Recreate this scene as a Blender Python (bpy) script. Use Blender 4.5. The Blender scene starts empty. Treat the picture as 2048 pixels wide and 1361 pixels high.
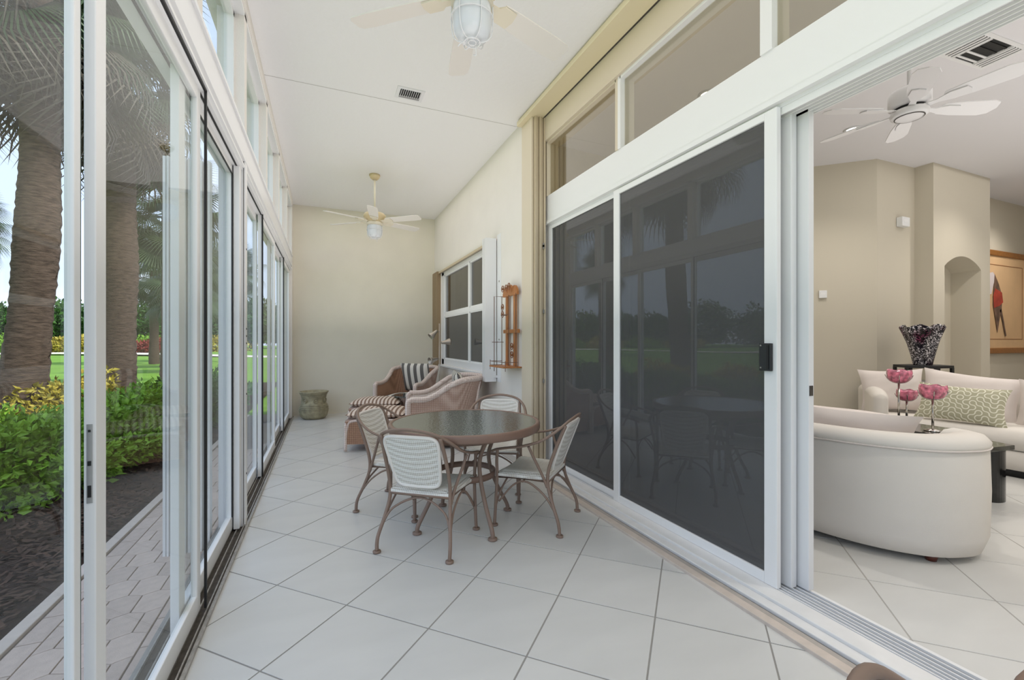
import bpy, bmesh, math, random
import numpy as np
from mathutils import Vector, Matrix
random.seed(7); rng = np.random.default_rng(7)
SC = bpy.context.scene
COL = SC.collection
PI = math.pi
# ------------------------------------------------------------------ camera, world, sun, exposure
cam_d = bpy.data.cameras.new('camera'); cam = bpy.data.objects.new('camera', cam_d); COL.objects.link(cam)
cam_d.sensor_width = 36; cam_d.lens = 36*885/2048; cam_d.shift_y = 2.5/2048
cam_d.clip_start = .02; cam_d.clip_end = 600
cam.location = (0, 0, 1.27); cam.rotation_euler = (PI/2, 0, -math.radians(22.9))
SC.camera = cam
SC.view_settings.view_transform = 'Standard'; SC.view_settings.look = 'None'
SC.view_settings.gamma = 1; SC.view_settings.exposure = 0.27
SC.view_settings.use_curve_mapping = False
SKY = 1.3
world = bpy.data.worlds.new('sky'); SC.world = world; world.use_nodes = True
nt = world.node_tree; N = nt.nodes; L = nt.links; N.clear()
wo = N.new('ShaderNodeOutputWorld'); bg = N.new('ShaderNodeBackground')
tc = N.new('ShaderNodeTexCoord'); sx = N.new('ShaderNodeSeparateXYZ'); L.new(tc.outputs['Generated'], sx.inputs[0])
rp = N.new('ShaderNodeValToRGB'); rp.color_ramp.elements[0].position = 0; rp.color_ramp.elements[0].color = (.66, .78, .98, 1)
rp.color_ramp.elements[1].position = .75; rp.color_ramp.elements[1].color = (.46, .61, .90, 1)
L.new(sx.outputs[2], rp.inputs[0])
mp = N.new('ShaderNodeMapping'); mp.inputs['Scale'].default_value = (1.6, 1.6, 4.5); L.new(tc.outputs['Generated'], mp.inputs[0])
nz = N.new('ShaderNodeTexNoise'); nz.inputs['Scale'].default_value = 1.5; nz.inputs['Detail'].default_value = 7; L.new(mp.outputs[0], nz.inputs[0])
cr = N.new('ShaderNodeValToRGB'); cr.color_ramp.elements[0].position = .50; cr.color_ramp.elements[1].position = .74; L.new(nz.outputs[0], cr.inputs[0])
mx = N.new('ShaderNodeMixRGB'); mx.inputs[2].default_value = (.88, .91, .95, 1); L.new(cr.outputs[0], mx.inputs[0]); L.new(rp.outputs[0], mx.inputs[1])
L.new(mx.outputs[0], bg.inputs[0]); bg.inputs[1].default_value = SKY; L.new(bg.outputs[0], wo.inputs[0])
sun_d = bpy.data.lights.new('sun', 'SUN'); sun_d.energy = 3.2; sun_d.angle = math.radians(3); sun_d.color = (1, .96, .9)
sun = bpy.data.objects.new('sun', sun_d); COL.objects.link(sun)
sun.rotation_euler = Vector((.62, -.35, .9)).to_track_quat('Z', 'Y').to_euler()

# added unseen area fills below the ceilings and at mid-height, lifting the indoor brightness
for nm, x, y, z, a, b, wt, cl in (('porch_fill', .70, 2.6, 3.575, 2.2, 11.0, 36, (1, .945, .92)), ('living_fill', 6.6, .4, 3.575, 7.5, 5.5, 48, (1, .97, .94)),
                                  ('porch_fill_up', .68, 2.7, 1.42, 1.5, 9.8, 46, (1, .94, .915)), ('living_fill_up', 6.0, .4, 1.42, 5.5, 3.6, 48, (1, .98, .97))):
    ld = bpy.data.lights.new(nm, 'AREA'); ld.shape = 'RECTANGLE'; ld.size = a; ld.size_y = b; ld.energy = wt; ld.color = cl
    lo = bpy.data.objects.new(nm, ld); COL.objects.link(lo); lo.location = (x, y, z)
    if z < 3: lo.rotation_euler = (PI, 0, 0)

# ------------------------------------------------------------------ materials
def S(r, g, b):
    f = lambda c: ((c/255+.055)/1.055)**2.4 if c > 10 else c/255/12.92
    return (f(r), f(g), f(b), 1)
MATS = {}
def mat(name, col, rough=.5, metal=0, noise=None, bump=0, bscale=60, spec=.5, rand=0, emis=None, coord='Object', stretch=None, trans=0):
    """noise=(scale, amount) mottles the colour; rand varies it per object; bump adds fine relief"""
    m = bpy.data.materials.new(name); m.use_nodes = True; MATS[name] = m
    nt = m.node_tree; P = nt.nodes['Principled BSDF']
    P.inputs['Base Color'].default_value = col; P.inputs['Roughness'].default_value = rough; P.inputs['Metallic'].default_value = metal
    P.inputs['Specular IOR Level'].default_value = spec
    if trans: P.inputs['Transmission Weight'].default_value = trans
    if emis: P.inputs['Emission Color'].default_value = emis[0]; P.inputs['Emission Strength'].default_value = emis[1]
    tc = nt.nodes.new('ShaderNodeTexCoord'); src = tc.outputs[coord]
    if stretch:
        mp = nt.nodes.new('ShaderNodeMapping'); mp.inputs['Scale'].default_value = stretch; nt.links.new(src, mp.inputs[0]); src = mp.outputs[0]
    cur = None
    if noise:
        n = nt.nodes.new('ShaderNodeTexNoise'); n.inputs['Scale'].default_value = noise[0]; n.inputs['Detail'].default_value = 5
        nt.links.new(src, n.inputs[0])
        h = nt.nodes.new('ShaderNodeHueSaturation'); h.inputs['Color'].default_value = col
        mr = nt.nodes.new('ShaderNodeMapRange'); mr.inputs[1].default_value = .3; mr.inputs[2].default_value = .7
        mr.inputs[3].default_value = 1-noise[1]; mr.inputs[4].default_value = 1+noise[1]
        nt.links.new(n.outputs[0], mr.inputs[0]); nt.links.new(mr.outputs[0], h.inputs['Value']); cur = h.outputs[0]
    if rand:
        oi = nt.nodes.new('ShaderNodeObjectInfo'); mr = nt.nodes.new('ShaderNodeMapRange'); mr.inputs[3].default_value = 1-rand; mr.inputs[4].default_value = 1+rand
        nt.links.new(oi.outputs['Random'], mr.inputs[0]); h = nt.nodes.new('ShaderNodeHueSaturation'); h.inputs['Color'].default_value = col
        if cur: nt.links.new(cur, h.inputs['Color'])
        nt.links.new(mr.outputs[0], h.inputs['Value']); cur = h.outputs[0]
    if cur: nt.links.new(cur, P.inputs['Base Color'])
    if bump:
        n = nt.nodes.new('ShaderNodeTexNoise'); n.inputs['Scale'].default_value = bscale; n.inputs['Detail'].default_value = 4
        nt.links.new(src, n.inputs[0]); b = nt.nodes.new('ShaderNodeBump'); b.inputs['Strength'].default_value = bump; b.inputs['Distance'].default_value = .01
        nt.links.new(n.outputs[0], b.inputs['Height']); nt.links.new(b.outputs[0], P.inputs['Normal'])
    return m
def weave(name, c1, c2, scale=90, rough=.7, dist=.004):
    """basket weave of strands: two crossing waves drive colour and relief"""
    m = bpy.data.materials.new(name); m.use_nodes = True; MATS[name] = m
    nt = m.node_tree; P = nt.nodes['Principled BSDF']; P.inputs['Roughness'].default_value = rough; P.inputs['Specular IOR Level'].default_value = .3
    tc = nt.nodes.new('ShaderNodeTexCoord')
    def wave(d, sc):
        w = nt.nodes.new('ShaderNodeTexWave'); w.bands_direction = d; w.inputs['Scale'].default_value = sc; w.inputs['Distortion'].default_value = .25; w.inputs['Detail'].default_value = 1
        nt.links.new(tc.outputs['Object'], w.inputs[0]); return w.outputs['Fac']
    a = wave('X', scale); y = wave('Y', scale); z = wave('Z', scale)
    mxy = nt.nodes.new('ShaderNodeMath'); mxy.operation = 'ADD'; nt.links.new(a, mxy.inputs[0]); nt.links.new(y, mxy.inputs[1])
    ad = nt.nodes.new('ShaderNodeMath'); ad.operation = 'ADD'; nt.links.new(mxy.outputs[0], ad.inputs[0]); nt.links.new(z, ad.inputs[1])
    a3 = nt.nodes.new('ShaderNodeMapRange'); a3.inputs[1].default_value = .5; a3.inputs[2].default_value = 2.2; nt.links.new(ad.outputs[0], a3.inputs[0]); ad = a3
    cr = nt.nodes.new('ShaderNodeMixRGB'); cr.inputs[1].default_value = c2; cr.inputs[2].default_value = c1; nt.links.new(ad.outputs[0], cr.inputs[0])
    nt.links.new(cr.outputs[0], P.inputs['Base Color'])
    b = nt.nodes.new('ShaderNodeBump'); b.inputs['Strength'].default_value = .7; b.inputs['Distance'].default_value = dist
    nt.links.new(ad.outputs[0], b.inputs['Height']); nt.links.new(b.outputs[0], P.inputs['Normal'])
    return m
def glass(name, tint=(1, 1, 1, 1), refl=1.0, rough=0, base=None, basef=0):
    m = bpy.data.materials.new(name); m.use_nodes = True; MATS[name] = m
    nt = m.node_tree; nt.nodes.clear(); o = nt.nodes.new('ShaderNodeOutputMaterial')
    t = nt.nodes.new('ShaderNodeBsdfTransparent'); t.inputs[0].default_value = tint
    g = nt.nodes.new('ShaderNodeBsdfGlossy'); g.inputs['Roughness'].default_value = rough
    ge = nt.nodes.new('ShaderNodeNewGeometry'); ior = nt.nodes.new('ShaderNodeMapRange'); ior.inputs[3].default_value = 1.5; ior.inputs[4].default_value = 1/1.5
    nt.links.new(ge.outputs['Backfacing'], ior.inputs[0])
    f = nt.nodes.new('ShaderNodeFresnel'); nt.links.new(ior.outputs[0], f.inputs[0])
    mu = nt.nodes.new('ShaderNodeMath'); mu.operation = 'MULTIPLY'; mu.inputs[1].default_value = refl; mu.use_clamp = True; nt.links.new(f.outputs[0], mu.inputs[0])
    src = t.outputs[0]
    if base:
        d = nt.nodes.new('ShaderNodeBsdfDiffuse'); d.inputs[0].default_value = base
        m2 = nt.nodes.new('ShaderNodeMixShader'); m2.inputs[0].default_value = basef; nt.links.new(t.outputs[0], m2.inputs[1]); nt.links.new(d.outputs[0], m2.inputs[2]); src = m2.outputs[0]
    mix = nt.nodes.new('ShaderNodeMixShader'); nt.links.new(mu.outputs[0], mix.inputs[0]); nt.links.new(src, mix.inputs[1]); nt.links.new(g.outputs[0], mix.inputs[2])
    nt.links.new(mix.outputs[0], o.inputs[0])
    if rough:
        tc = nt.nodes.new('ShaderNodeTexCoord'); n = nt.nodes.new('ShaderNodeTexNoise'); n.inputs['Scale'].default_value = 70; nt.links.new(tc.outputs['Object'], n.inputs[0])
        b = nt.nodes.new('ShaderNodeBump'); b.inputs['Strength'].default_value = .35; b.inputs['Distance'].default_value = .004; nt.links.new(n.outputs[0], b.inputs['Height']); nt.links.new(b.outputs[0], g.inputs['Normal'])
    return m
def stripes(name, c1, c2, axis, width, ratio=.5):
    m = bpy.data.materials.new(name); m.use_nodes = True; MATS[name] = m
    nt = m.node_tree; P = nt.nodes['Principled BSDF']; P.inputs['Roughness'].default_value = .85; P.inputs['Specular IOR Level'].default_value = .2
    tc = nt.nodes.new('ShaderNodeTexCoord'); s = nt.nodes.new('ShaderNodeSeparateXYZ'); nt.links.new(tc.outputs['Object'], s.inputs[0])
    a = nt.nodes.new('ShaderNodeMath'); a.operation = 'DIVIDE'; a.inputs[1].default_value = width; nt.links.new(s.outputs[axis], a.inputs[0])
    f = nt.nodes.new('ShaderNodeMath'); f.operation = 'FRACT'; nt.links.new(a.outputs[0], f.inputs[0])
    g = nt.nodes.new('ShaderNodeMath'); g.operation = 'GREATER_THAN'; g.inputs[1].default_value = ratio; nt.links.new(f.outputs[0], g.inputs[0])
    mx = nt.nodes.new('ShaderNodeMixRGB'); mx.inputs[1].default_value = c1; mx.inputs[2].default_value = c2; nt.links.new(g.outputs[0], mx.inputs[0]); nt.links.new(mx.outputs[0], P.inputs['Base Color'])
    return m

wall_beige = mat('beige stucco', S(226, 220, 203), .85, bump=.15, bscale=120, noise=(3, .02))
wall_white = mat('cream stucco', S(232, 227, 219), .85, bump=.15, bscale=120, noise=(3, .02))
wall_living = mat('taupe wall paint', S(203, 195, 178), .8, bump=.04, bscale=150)
ceil_m = mat('knockdown ceiling paint', S(242, 241, 240), .9, bump=.35, bscale=28)
ceil_in = mat('smooth ceiling paint', S(226, 224, 226), .9)
white_m = mat('white aluminium', S(232, 232, 232), .35)
white2 = mat('white gloss trim', S(238, 238, 237), .45)
cream_m = mat('cream enamel', S(226, 214, 180), .4)
shutter_m = mat('beige shutter aluminium', S(200, 184, 156), .45)
jambp = mat('beige jamb plate', S(218, 206, 184), .6)
dark_m = mat('black rubber gasket', S(28, 28, 28), .6)
track_m = mat('worn aluminium track', S(176, 172, 166), .4, .6, noise=(40, .25))
trackd = mat('dirty track channel', S(70, 64, 58), .7, noise=(30, .35))
strip_m = mat('pinkish stone strip', S(205, 192, 180), .6, noise=(25, .06))
sill_m = mat('white painted sill', S(226, 225, 223), .5, noise=(12, .03))
tile_m = mat('pale grey porcelain tile', S(210, 209, 205), .28, noise=(2.2, .035), rand=.015, coord='Object', stretch=(1, 3, 1), spec=.4)
grout_m = mat('grey grout', S(150, 147, 142), .9)
grout_in = mat('light grout', S(176, 172, 166), .9)
glass_m = glass('clear glass', (.965, .98, .975, 1), .5)
tglass = glass('bronze transom glass', (.80, .78, .70, 1), 1.6)
dglass = glass('tinted slider glass', (.42, .42, .42, 1), 1.6)
screen_m = glass('charcoal insect screen', (1, 1, 1, 1), .9, base=S(94, 94, 94), basef=.74)
winglass = glass('window glass', (.5, .5, .5, 1), 1.5)
brown_m = mat('taupe powder coated metal', S(140, 118, 104), .45, spec=.4)
rim_m = mat('copper brown table rim', S(132, 106, 92), .4)
vinyl = weave('white woven vinyl', S(248, 246, 240), S(200, 192, 180), 26)
vinyl_b = mat('white woven border', S(240, 234, 226), .6, bump=.3, bscale=200)
wicker = weave('blush wicker', S(206, 180, 166), S(160, 128, 112), 15)
wicker_t = weave('pale wicker trim', S(236, 222, 213), S(196, 172, 160), 15)
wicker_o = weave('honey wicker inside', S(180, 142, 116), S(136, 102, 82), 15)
ttop = glass('pebbled table glass', S(150, 164, 156), 1.6, .1, S(140, 150, 142), .45)

# ------------------------------------------------------------------ mesh helpers
def mesh(name, v, f, m, parent=None, smooth=False):
    me = bpy.data.meshes.new(name); me.from_pydata([tuple(p) for p in v], [], f); me.update()
    me.materials.append(m)
    if smooth: me.polygons.foreach_set('use_smooth', [True]*len(me.polygons))
    o = bpy.data.objects.new(name, me); COL.objects.link(o)
    if parent is not None: o.parent = parent
    return o
class MB:
    def __init__(s): s.v = []; s.f = []
    def box(s, x0, x1, y0, y1, z0, z1, M=None):
        n = len(s.v); p = [Vector((x, y, z)) for z in (z0, z1) for y in (y0, y1) for x in (x0, x1)]
        if M: p = [M @ q for q in p]
        s.v += p; s.f += [tuple(n+i for i in q) for q in ((0, 2, 3, 1), (4, 5, 7, 6), (0, 1, 5, 4), (2, 6, 7, 3), (0, 4, 6, 2), (1, 3, 7, 5))]; return s
    def prism(s, pts, z0, z1, M=None):
        n = len(s.v); k = len(pts)
        q = [Vector((p[0], p[1], z)) for z in (z0, z1) for p in pts]
        if M: q = [M @ a for a in q]
        s.v += q; s.f += [tuple(n+i for i in range(k))[::-1], tuple(n+k+i for i in range(k))] + [(n+i, n+(i+1) % k, n+k+(i+1) % k, n+k+i) for i in range(k)]; return s
    def lathe(s, prof, c=(0, 0, 0), seg=24, M=None):
        n = len(s.v); k = len(prof)
        for j in range(seg):
            a = 2*PI*j/seg
            for r, z in prof:
                p = Vector((c[0]+r*math.cos(a), c[1]+r*math.sin(a), c[2]+z)); s.v.append(M @ p if M else p)
        for j in range(seg):
            for i in range(k-1):
                a, b = n+j*k+i, n+((j+1) % seg)*k+i; s.f.append((a, b, b+1, a+1))
        return s
    def tube(s, pts, r, seg=8, closed=False, caps=True, flat=None):
        pts = [Vector(p) for p in pts]; n = len(s.v); k = len(pts)
        up = Vector((0, 0, 1)); prev = None
        for i, p in enumerate(pts):
            a = pts[(i-1) % k] if (closed or i > 0) else p; b = pts[(i+1) % k] if (closed or i < k-1) else p
            t = (b-a).normalized()
            if prev is None:
                u = up if abs(t.z) < .9 else Vector((1, 0, 0)); x = t.cross(u).normalized()
            else: x = (prev - t*prev.dot(t)).normalized()
            prev = x; y = t.cross(x)
            rr = r[i] if isinstance(r, (list, tuple)) else r
            for j in range(seg):
                an = 2*PI*j/seg; s.v.append(p + x*math.cos(an)*rr + y*math.sin(an)*rr*(flat or 1))
        for i in range(k if closed else k-1):
            for j in range(seg):
                a = n+i*seg; b = n+((i+1) % k)*seg; s.f.append((a+j, a+(j+1) % seg, b+(j+1) % seg, b+j))
        if caps and not closed:
            s.f.append(tuple(n+j for j in range(seg))[::-1]); s.f.append(tuple(n+(k-1)*seg+j for j in range(seg)))
        return s
    def grid(s, P, closed_u=False):
        """P[i][j] points"""
        n = len(s.v); a = len(P); b = len(P[0])
        for row in P: s.v += [Vector(p) for p in row]
        for i in range(a if closed_u else a-1):
            for j in range(b-1):
                i2 = (i+1) % a; s.f.append((n+i*b+j, n+i2*b+j, n+i2*b+j+1, n+i*b+j+1))
        return s
    def build(s, name, m, parent=None, smooth=False, bevel=0, sub=0):
        o = mesh(name, s.v, s.f, m, parent, smooth)
        if bevel:
            b = o.modifiers.new('b', 'BEVEL'); b.width = bevel; b.segments = 2; b.limit_method = 'ANGLE'; b.angle_limit = math.radians(50)
        if sub:
            b = o.modifiers.new('s', 'SUBSURF'); b.levels = sub; b.render_levels = sub
        return o
def cr(pts, n=6, closed=False):
    """Catmull-Rom through pts"""
    P = [Vector(p) for p in pts]; out = []; k = len(P)
    for i in range(k if closed else k-1):
        p0 = P[(i-1) % k] if closed or i > 0 else P[i]; p1 = P[i]; p2 = P[(i+1) % k]; p3 = P[(i+2) % k] if closed or i < k-2 else p2
        for j in range(n):
            t = j/n; out.append(.5*((2*p1)+(p2-p0)*t+(2*p0-5*p1+4*p2-p3)*t*t+(3*p1-p0-3*p2+p3)*t**3))
    if not closed: out.append(P[-1])
    return out
def empty(name, loc=(0, 0, 0), rz=0, label=None, cat=None, group=None, kind=None):
    o = bpy.data.objects.new(name, None); COL.objects.link(o); o.location = loc; o.rotation_euler = (0, 0, rz); o.empty_display_size = .1
    return tag(o, label, cat, group, kind)
def tag(o, label=None, cat=None, group=None, kind=None):
    for k, v in (('label', label), ('category', cat), ('group', group), ('kind', kind)):
        if v: o[k] = v
    return o
KIDS = {}
def dup(root, loc, rz, label=None, group=None):
    ch = [o for o in COL.objects if o.parent is root]
    r = root.copy(); COL.objects.link(r); r.location = loc; r.rotation_euler = (0, 0, rz)
    if label: r['label'] = label
    if group: r['group'] = group
    for c in ch:
        d = c.copy(); COL.objects.link(d); d.parent = r
        for g in [o for o in COL.objects if o.parent is c]:
            e = g.copy(); COL.objects.link(e); e.parent = d
    return r
def box(name, x0, x1, y0, y1, z0, z1, m, parent=None, bevel=0): return MB().box(x0, x1, y0, y1, z0, z1).build(name, m, parent, bevel=bevel)
def struct(o, label=None): return tag(o, label, kind='structure')

H = 3.6          # ceiling height
# ================================================================== SETTING
# ---- floors: slab of grout with a real tile for each diagonal square
TS = .461; c45 = math.cos(PI/4)
def clip(poly, hp):
    a, b, c = hp; out = []
    for i in range(len(poly)):
        p, q = poly[i], poly[(i+1) % len(poly)]; dp = a*p[0]+b*p[1]-c; dq = a*q[0]+b*q[1]-c
        if dp <= 0: out.append(p)
        if (dp < 0 < dq) or (dq < 0 < dp):
            t = dp/(dp-dq); out.append((p[0]+t*(q[0]-p[0]), p[1]+t*(q[1]-p[1])))
    return out
full = None
def tiles(parent, hps, bb, off, want, TS=.461, name='tile'):
    global full
    x0g, y0g = off; rest = MB()
    g = .0035/TS
    for i in range(-40, 40):
        for j in range(-40, 40):
            cx, cy = i+.5-x0g, j+.5-y0g
            wx, wy = TS*(cx+cy)*c45, TS*(cy-cx)*c45
            if not (bb[0]-.5 < wx < bb[1]+.5 and bb[2]-.5 < wy < bb[3]+.5): continue
            h = .5-g
            loc = [(TS*(a+b)*c45, TS*(b-a)*c45) for a, b in ((-h, -h), (h, -h), (h, h), (-h, h))]
            poly = [(wx+a, wy+b) for a, b in loc]; cl = poly
            for hp in hps:
                cl = clip(cl, hp)
                if len(cl) < 3: break
            if len(cl) < 3: continue
            ar = abs(sum(cl[k][0]*cl[(k+1) % len(cl)][1]-cl[(k+1) % len(cl)][0]*cl[k][1] for k in range(len(cl))))/2
            if ar < .0006: continue
            if not want(wx, wy): rest.prism(cl, -.006, 0); continue
            if len(cl) == 4 and abs(ar-(TS*2*h)**2) < 1e-5:
                if full is None: full = MB().prism(loc, -.006, 0).build(name, tile_m, parent, bevel=.0012); full.location = (wx, wy, 0); continue
                o = full.copy(); COL.objects.link(o); o.parent = parent; o.location = (wx, wy, 0)
            else:
                MB().prism([(a-wx, b-wy) for a, b in cl], -.006, 0).build(name, tile_m, parent).location = (wx, wy, 0)
    if rest.v: tag(rest.build('far_tiles', tile_m, parent), kind='stuff')
fl = struct(box('floor', -.68, 1.83, -3, 8.38, -.12, -.002, grout_m), 'porch floor of pale grey tiles laid diagonally')
tiles(fl, [(-1, 0, .485), (1, 0, 1.815), (0, 1, 8.38), (0, -1, 3)], (-.5, 1.82, -3, 8.38), (4.3376, -4.6295), lambda x, y: y > .2)
fl2 = struct(box('floor', 1.83, 12.5, -3, 4.6, -.12, -.002, grout_in), 'living room floor of large pale tiles')
fl3 = struct(box('floor', 1.83, 6.0, 4.6, 8.6, -.12, -.002, grout_in))
# living room tiles are larger (0.512 m); grid phase from one crossing of joints
def phase(X, Y, TS=.512):
    a, b = (X-Y)/(2*c45*TS), (X+Y)/(2*c45*TS)
    return (-(a % 1), -(b % 1))
# ---- ceilings
ce = struct(box('ceiling', -.75, 2.12, -3, 8.5, H, H+.15, ceil_m), 'white textured porch ceiling')
seam = box('ceiling_joint', -.5, 1.93, 4.4, 4.404, H-.0015, H+.01, grout_in, ce)
struct(box('ceiling', 2.12, 12.5, -3.2, 8.6, H, H+.15, ceil_in), 'smooth white living room ceiling')
# ---- end walls
struct(box('wall_back', -.75, 2.2, 8.38, 8.55, -.1, H, wall_beige), 'beige end wall of the porch')
struct(box('wall_rear', 2.05, 12.5, -3.2, -3, -.1, H, wall_beige))
w = MB(); X0, X1 = 1.93, 2.2
WY0, WY1, WZ0, WZ1 = 5.06, 7.86, .86, 2.5
w.box(X0, X1, 4.27, WY0, -.1, H).box(X0, X1, WY1, 8.38, -.1, H).box(X0, X1, WY0, WY1, -.1, WZ0).box(X0, X1, WY0, WY1, WZ1, H)
struct(w.build('wall_right', wall_white), 'cream porch wall with the white window')
# ---- left glazed wall
XI, XO = -.50, -.66
lw = MB().box(XO, XI+.0, -3, 8.1, 2.50, 2.66).box(XO, XI+.012, -3, 8.1, 2.655, 2.675)
hd = struct(lw.build('trim_1', white_m), 'white header beam over the sliding glass doors')
MB().box(XO, -.52, -3, 8.1, 2.44, 2.50).box(-.53, -.505, -3, 8.1, 2.455, 2.47).build('head_track', white2, hd)
MB().box(-.548, -.538, -3, 8.1, 2.436, 2.442).box(-.61, -.6, -3, 8.1, 2.436, 2.442).build('track_groove', dark_m, hd)
tr = MB().box(XO, XI+.015, -3, 8.12, -.1, .004)
tk = struct(tr.build('trim_2', trackd), 'dark floor track of the sliding glass doors')
rb = MB()
for x in (-.655, -.615, -.578, -.545, -.512, -.490): rb.box(x, x+.006, -3, 8.12, .004, .018)
rb.box(-.500, -.485, -3, 8.12, .0, .012)
rb.build('track_rib', track_m, tk)
for y0, y1, m_ in ((3.50, 3.575, white_m), (8.10, 8.38, wall_white), (-1.2, -1.12, white_m)):
    struct(box('trim_3', XO, XI-.002, y0, y1, -.1, 2.5 if y1 < 8 else H, m_, bevel=.003))
pj = COL.objects['trim_3']
pb = MB()
for y in (3.50, 3.575):
    pb.box(-.515, -.511, y-.0015, y+.0015, .02, 2.5)
for z in (.35, .9, 1.25, 1.3, 1.35, 1.9): pb.box(XI-.003, XI+.0015, 3.53, 3.538, z, z+.012)
pb.build('screw_row', trackd, pj)
# transoms over the doors
struct(box('trim_4', XO, XI+.01, -3, 8.1, 3.50, H, wall_white), 'cream band between transoms and ceiling')
MB().box(-.56, -.50, -3, 8.1, 3.47, 3.50).build('bead', white2, COL.objects['trim_4'])
ys = [-2.5, -1.3, -.1, 1.1, 2.3, 3.5, 4.7, 5.9, 7.1, 8.1]
n_w = 1
for a, b in zip(ys[:-1], ys[1:]):
    e = empty('window_%d' % n_w, (0, 0, 0), kind='structure', label='clerestory window number %d from the near end, above the sliding doors' % n_w); n_w += 1
    MB().box(-.60, -.595, a+.07, b-.05, 2.68, 3.47).build('glass_pane', glass_m, e)
    MB().box(-.615, -.56, a+.045, a+.09, 2.675, 3.5).box(-.615, -.56, b-.075, b-.045, 2.675, 3.5).box(-.615, -.56, a+.045, b-.045, 2.675, 2.71).box(-.615, -.56, a+.045, b-.045, 3.44, 3.5).build('window_frame', white2, e)
    MB().box(XO, XI, b-.045, b+.045, 2.675, 3.5).build('mullion', wall_white, e, bevel=.004)
def gpanel(nm, x, y0, y1, z0=.02, z1=2.44, st=.06, th=.032, top=.06, bot=.09, gm=None, fm=None, label=None, handle=None, axis=0):
    """framed sliding panel standing in a plane of constant X"""
    gm = gm or glass_m; fm = fm or white2
    e = empty(nm, (0, 0, 0), kind='structure', label=label)
    for a, b in ((y0, y0+st), (y1-st, y1)): box('stile', x-th/2, x+th/2, a, b, z0, z1, fm, e, bevel=.003)
    box('rail', x-th/2, x+th/2, y0+st, y1-st, z0, z0+bot, fm, e, bevel=.003); box('rail', x-th/2, x+th/2, y0+st, y1-st, z1-top, z1, fm, e, bevel=.003)
    box('glass_pane', x-.003, x+.003, y0+st-.005, y1-st+.005, z0+bot-.005, z1-top+.005, gm, e)
    return e
dn = 1
def door(*a, **k):
    global dn
    e = gpanel('door_%d' % dn, *a, **k); dn += 1; return e
door(-.60, -1.12, .42, label='glass door panel beside the camera')
d = door(-.565, .34, 1.42, st=.032, th=.02, label='nearest glass door panel, at the left edge of the view')
MB().box(-.575, -.556, 1.4205, 1.4235, .02, 2.44).build('gasket', mat('green glass edge', S(30, 58, 50), .3), d)
d = door(-.5485, 1.447, 2.47, st=.058, th=.025, label='glass door panel in front of the palm trunks, with a mortise latch')
lt = MB().box(-.5545, -.5425, 1.4455, 1.4475, .86, 1.06).build('latch', mat('brushed latch plate', S(186, 186, 186), .35, .5), d)
MB().box(-.552, -.545, 1.4440, 1.4460, .875, .905).box(-.552, -.545, 1.444, 1.446, .955, .967).box(-.551, -.546, 1.444, 1.446, 1.04, 1.046).build('latch_slot', dark_m, lt)
MB().box(-.522, -.512, 2.468, 2.482, .02, 2.45).box(-.522, -.512, 1.45, 2.482, 2.44, 2.452).build('gasket', dark_m, d)
d = door(-.584, 2.27, 3.49, st=.085, label='grey reflecting glass panel before the first white post')
MB().box(-.567, -.561, 2.36, 3.41, 2.37, 2.38).box(-.567, -.561, 3.40, 3.408, .11, 2.38).build('gasket', dark_m, d)
box('stile', -.56, -.525, 3.42, 3.49, .02, 2.44, white2, d, bevel=.003)
door(-.60, 3.58, 4.74, label='first glass door panel beyond the white post')
d = door(-.555, 4.66, 5.86, label='second glass door panel beyond the white post')
MB().box(-.538, -.526, 4.650, 4.660, .02, 2.45).build('gasket', dark_m, d)
d = door(-.60, 5.80, 7.0, label='third glass door panel beyond the white post')
d = door(-.555, 6.93, 8.09, label='farthest glass door panel, next to the planter')
MB().box(-.538, -.526, 6.92, 6.93, .02, 2.45).build('gasket', dark_m, d)
# exterior accordion shutters folded at the post
def accordion(name, loc, rz, n, w, depth, h, m, label, cat='shutter', z0=0):
    e = empty(name, loc, rz, label, cat)
    for i in range(n):
        s_ = 1 if i % 2 else -1
        MB().prism([(i*w, 0), (i*w+w*.55, 0), (i*w+w*.8, depth*.5), (i*w+w*.55, depth), (i*w, depth), (i*w+w*.22, depth*.5)] if s_ > 0 else [(i*w, .01), (i*w+w*.7, .01), (i*w+w*.7, depth-.01), (i*w, depth-.01)], z0, z0+h).build('slat', m, e)
    return e
accordion('accordion_shutter', (-.95, 3.44, 0), 0, 12, .022, .07, 2.55, white_m, 'white storm shutter folded outside the glass beside the first white post', z0=-.1)

# ---- right-hand door wall
RX = 2.08
fa = struct(MB().box(RX, 2.25, -3, 4.07, 2.46, 2.745).box(RX-.012, RX, -3, 4.07, 2.46, 2.49).build('trim_5', white2), 'broad white header beam over the screened sliders')
bm_ = struct(MB().box(2.046, 2.25, -3, 4.07, 3.295, 3.58).build('trim_6', jambp), 'cream band over the transom windows')
struct(box('wall_upper', 2.16, 2.25, -3, 4.27, 3.5, H, wall_white))
sb = struct(MB().prism([(1.86, 3.53), (2.03, 3.53), (2.03, 3.6), (1.90, 3.6), (1.86, 3.575)], -3, 4.27, Matrix(((1, 0, 0, 0), (0, 0, 1, 0), (0, 1, 0, 0), (0, 0, 0, 1)))).build('trim_7', cream_m), 'cream shutter header rail along the ceiling')
box('track_groove', 2.03, 2.046, -3, 4.07, 3.53, 3.534, trackd, sb)
struct(box('wall_right', RX+.02, 2.25, -3, -1.15, -.1, 2.49, wall_white))
struct(box('wall_right', 2.04, 2.25, 4.07, 4.27, -.1, H, wall_white))
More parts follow.
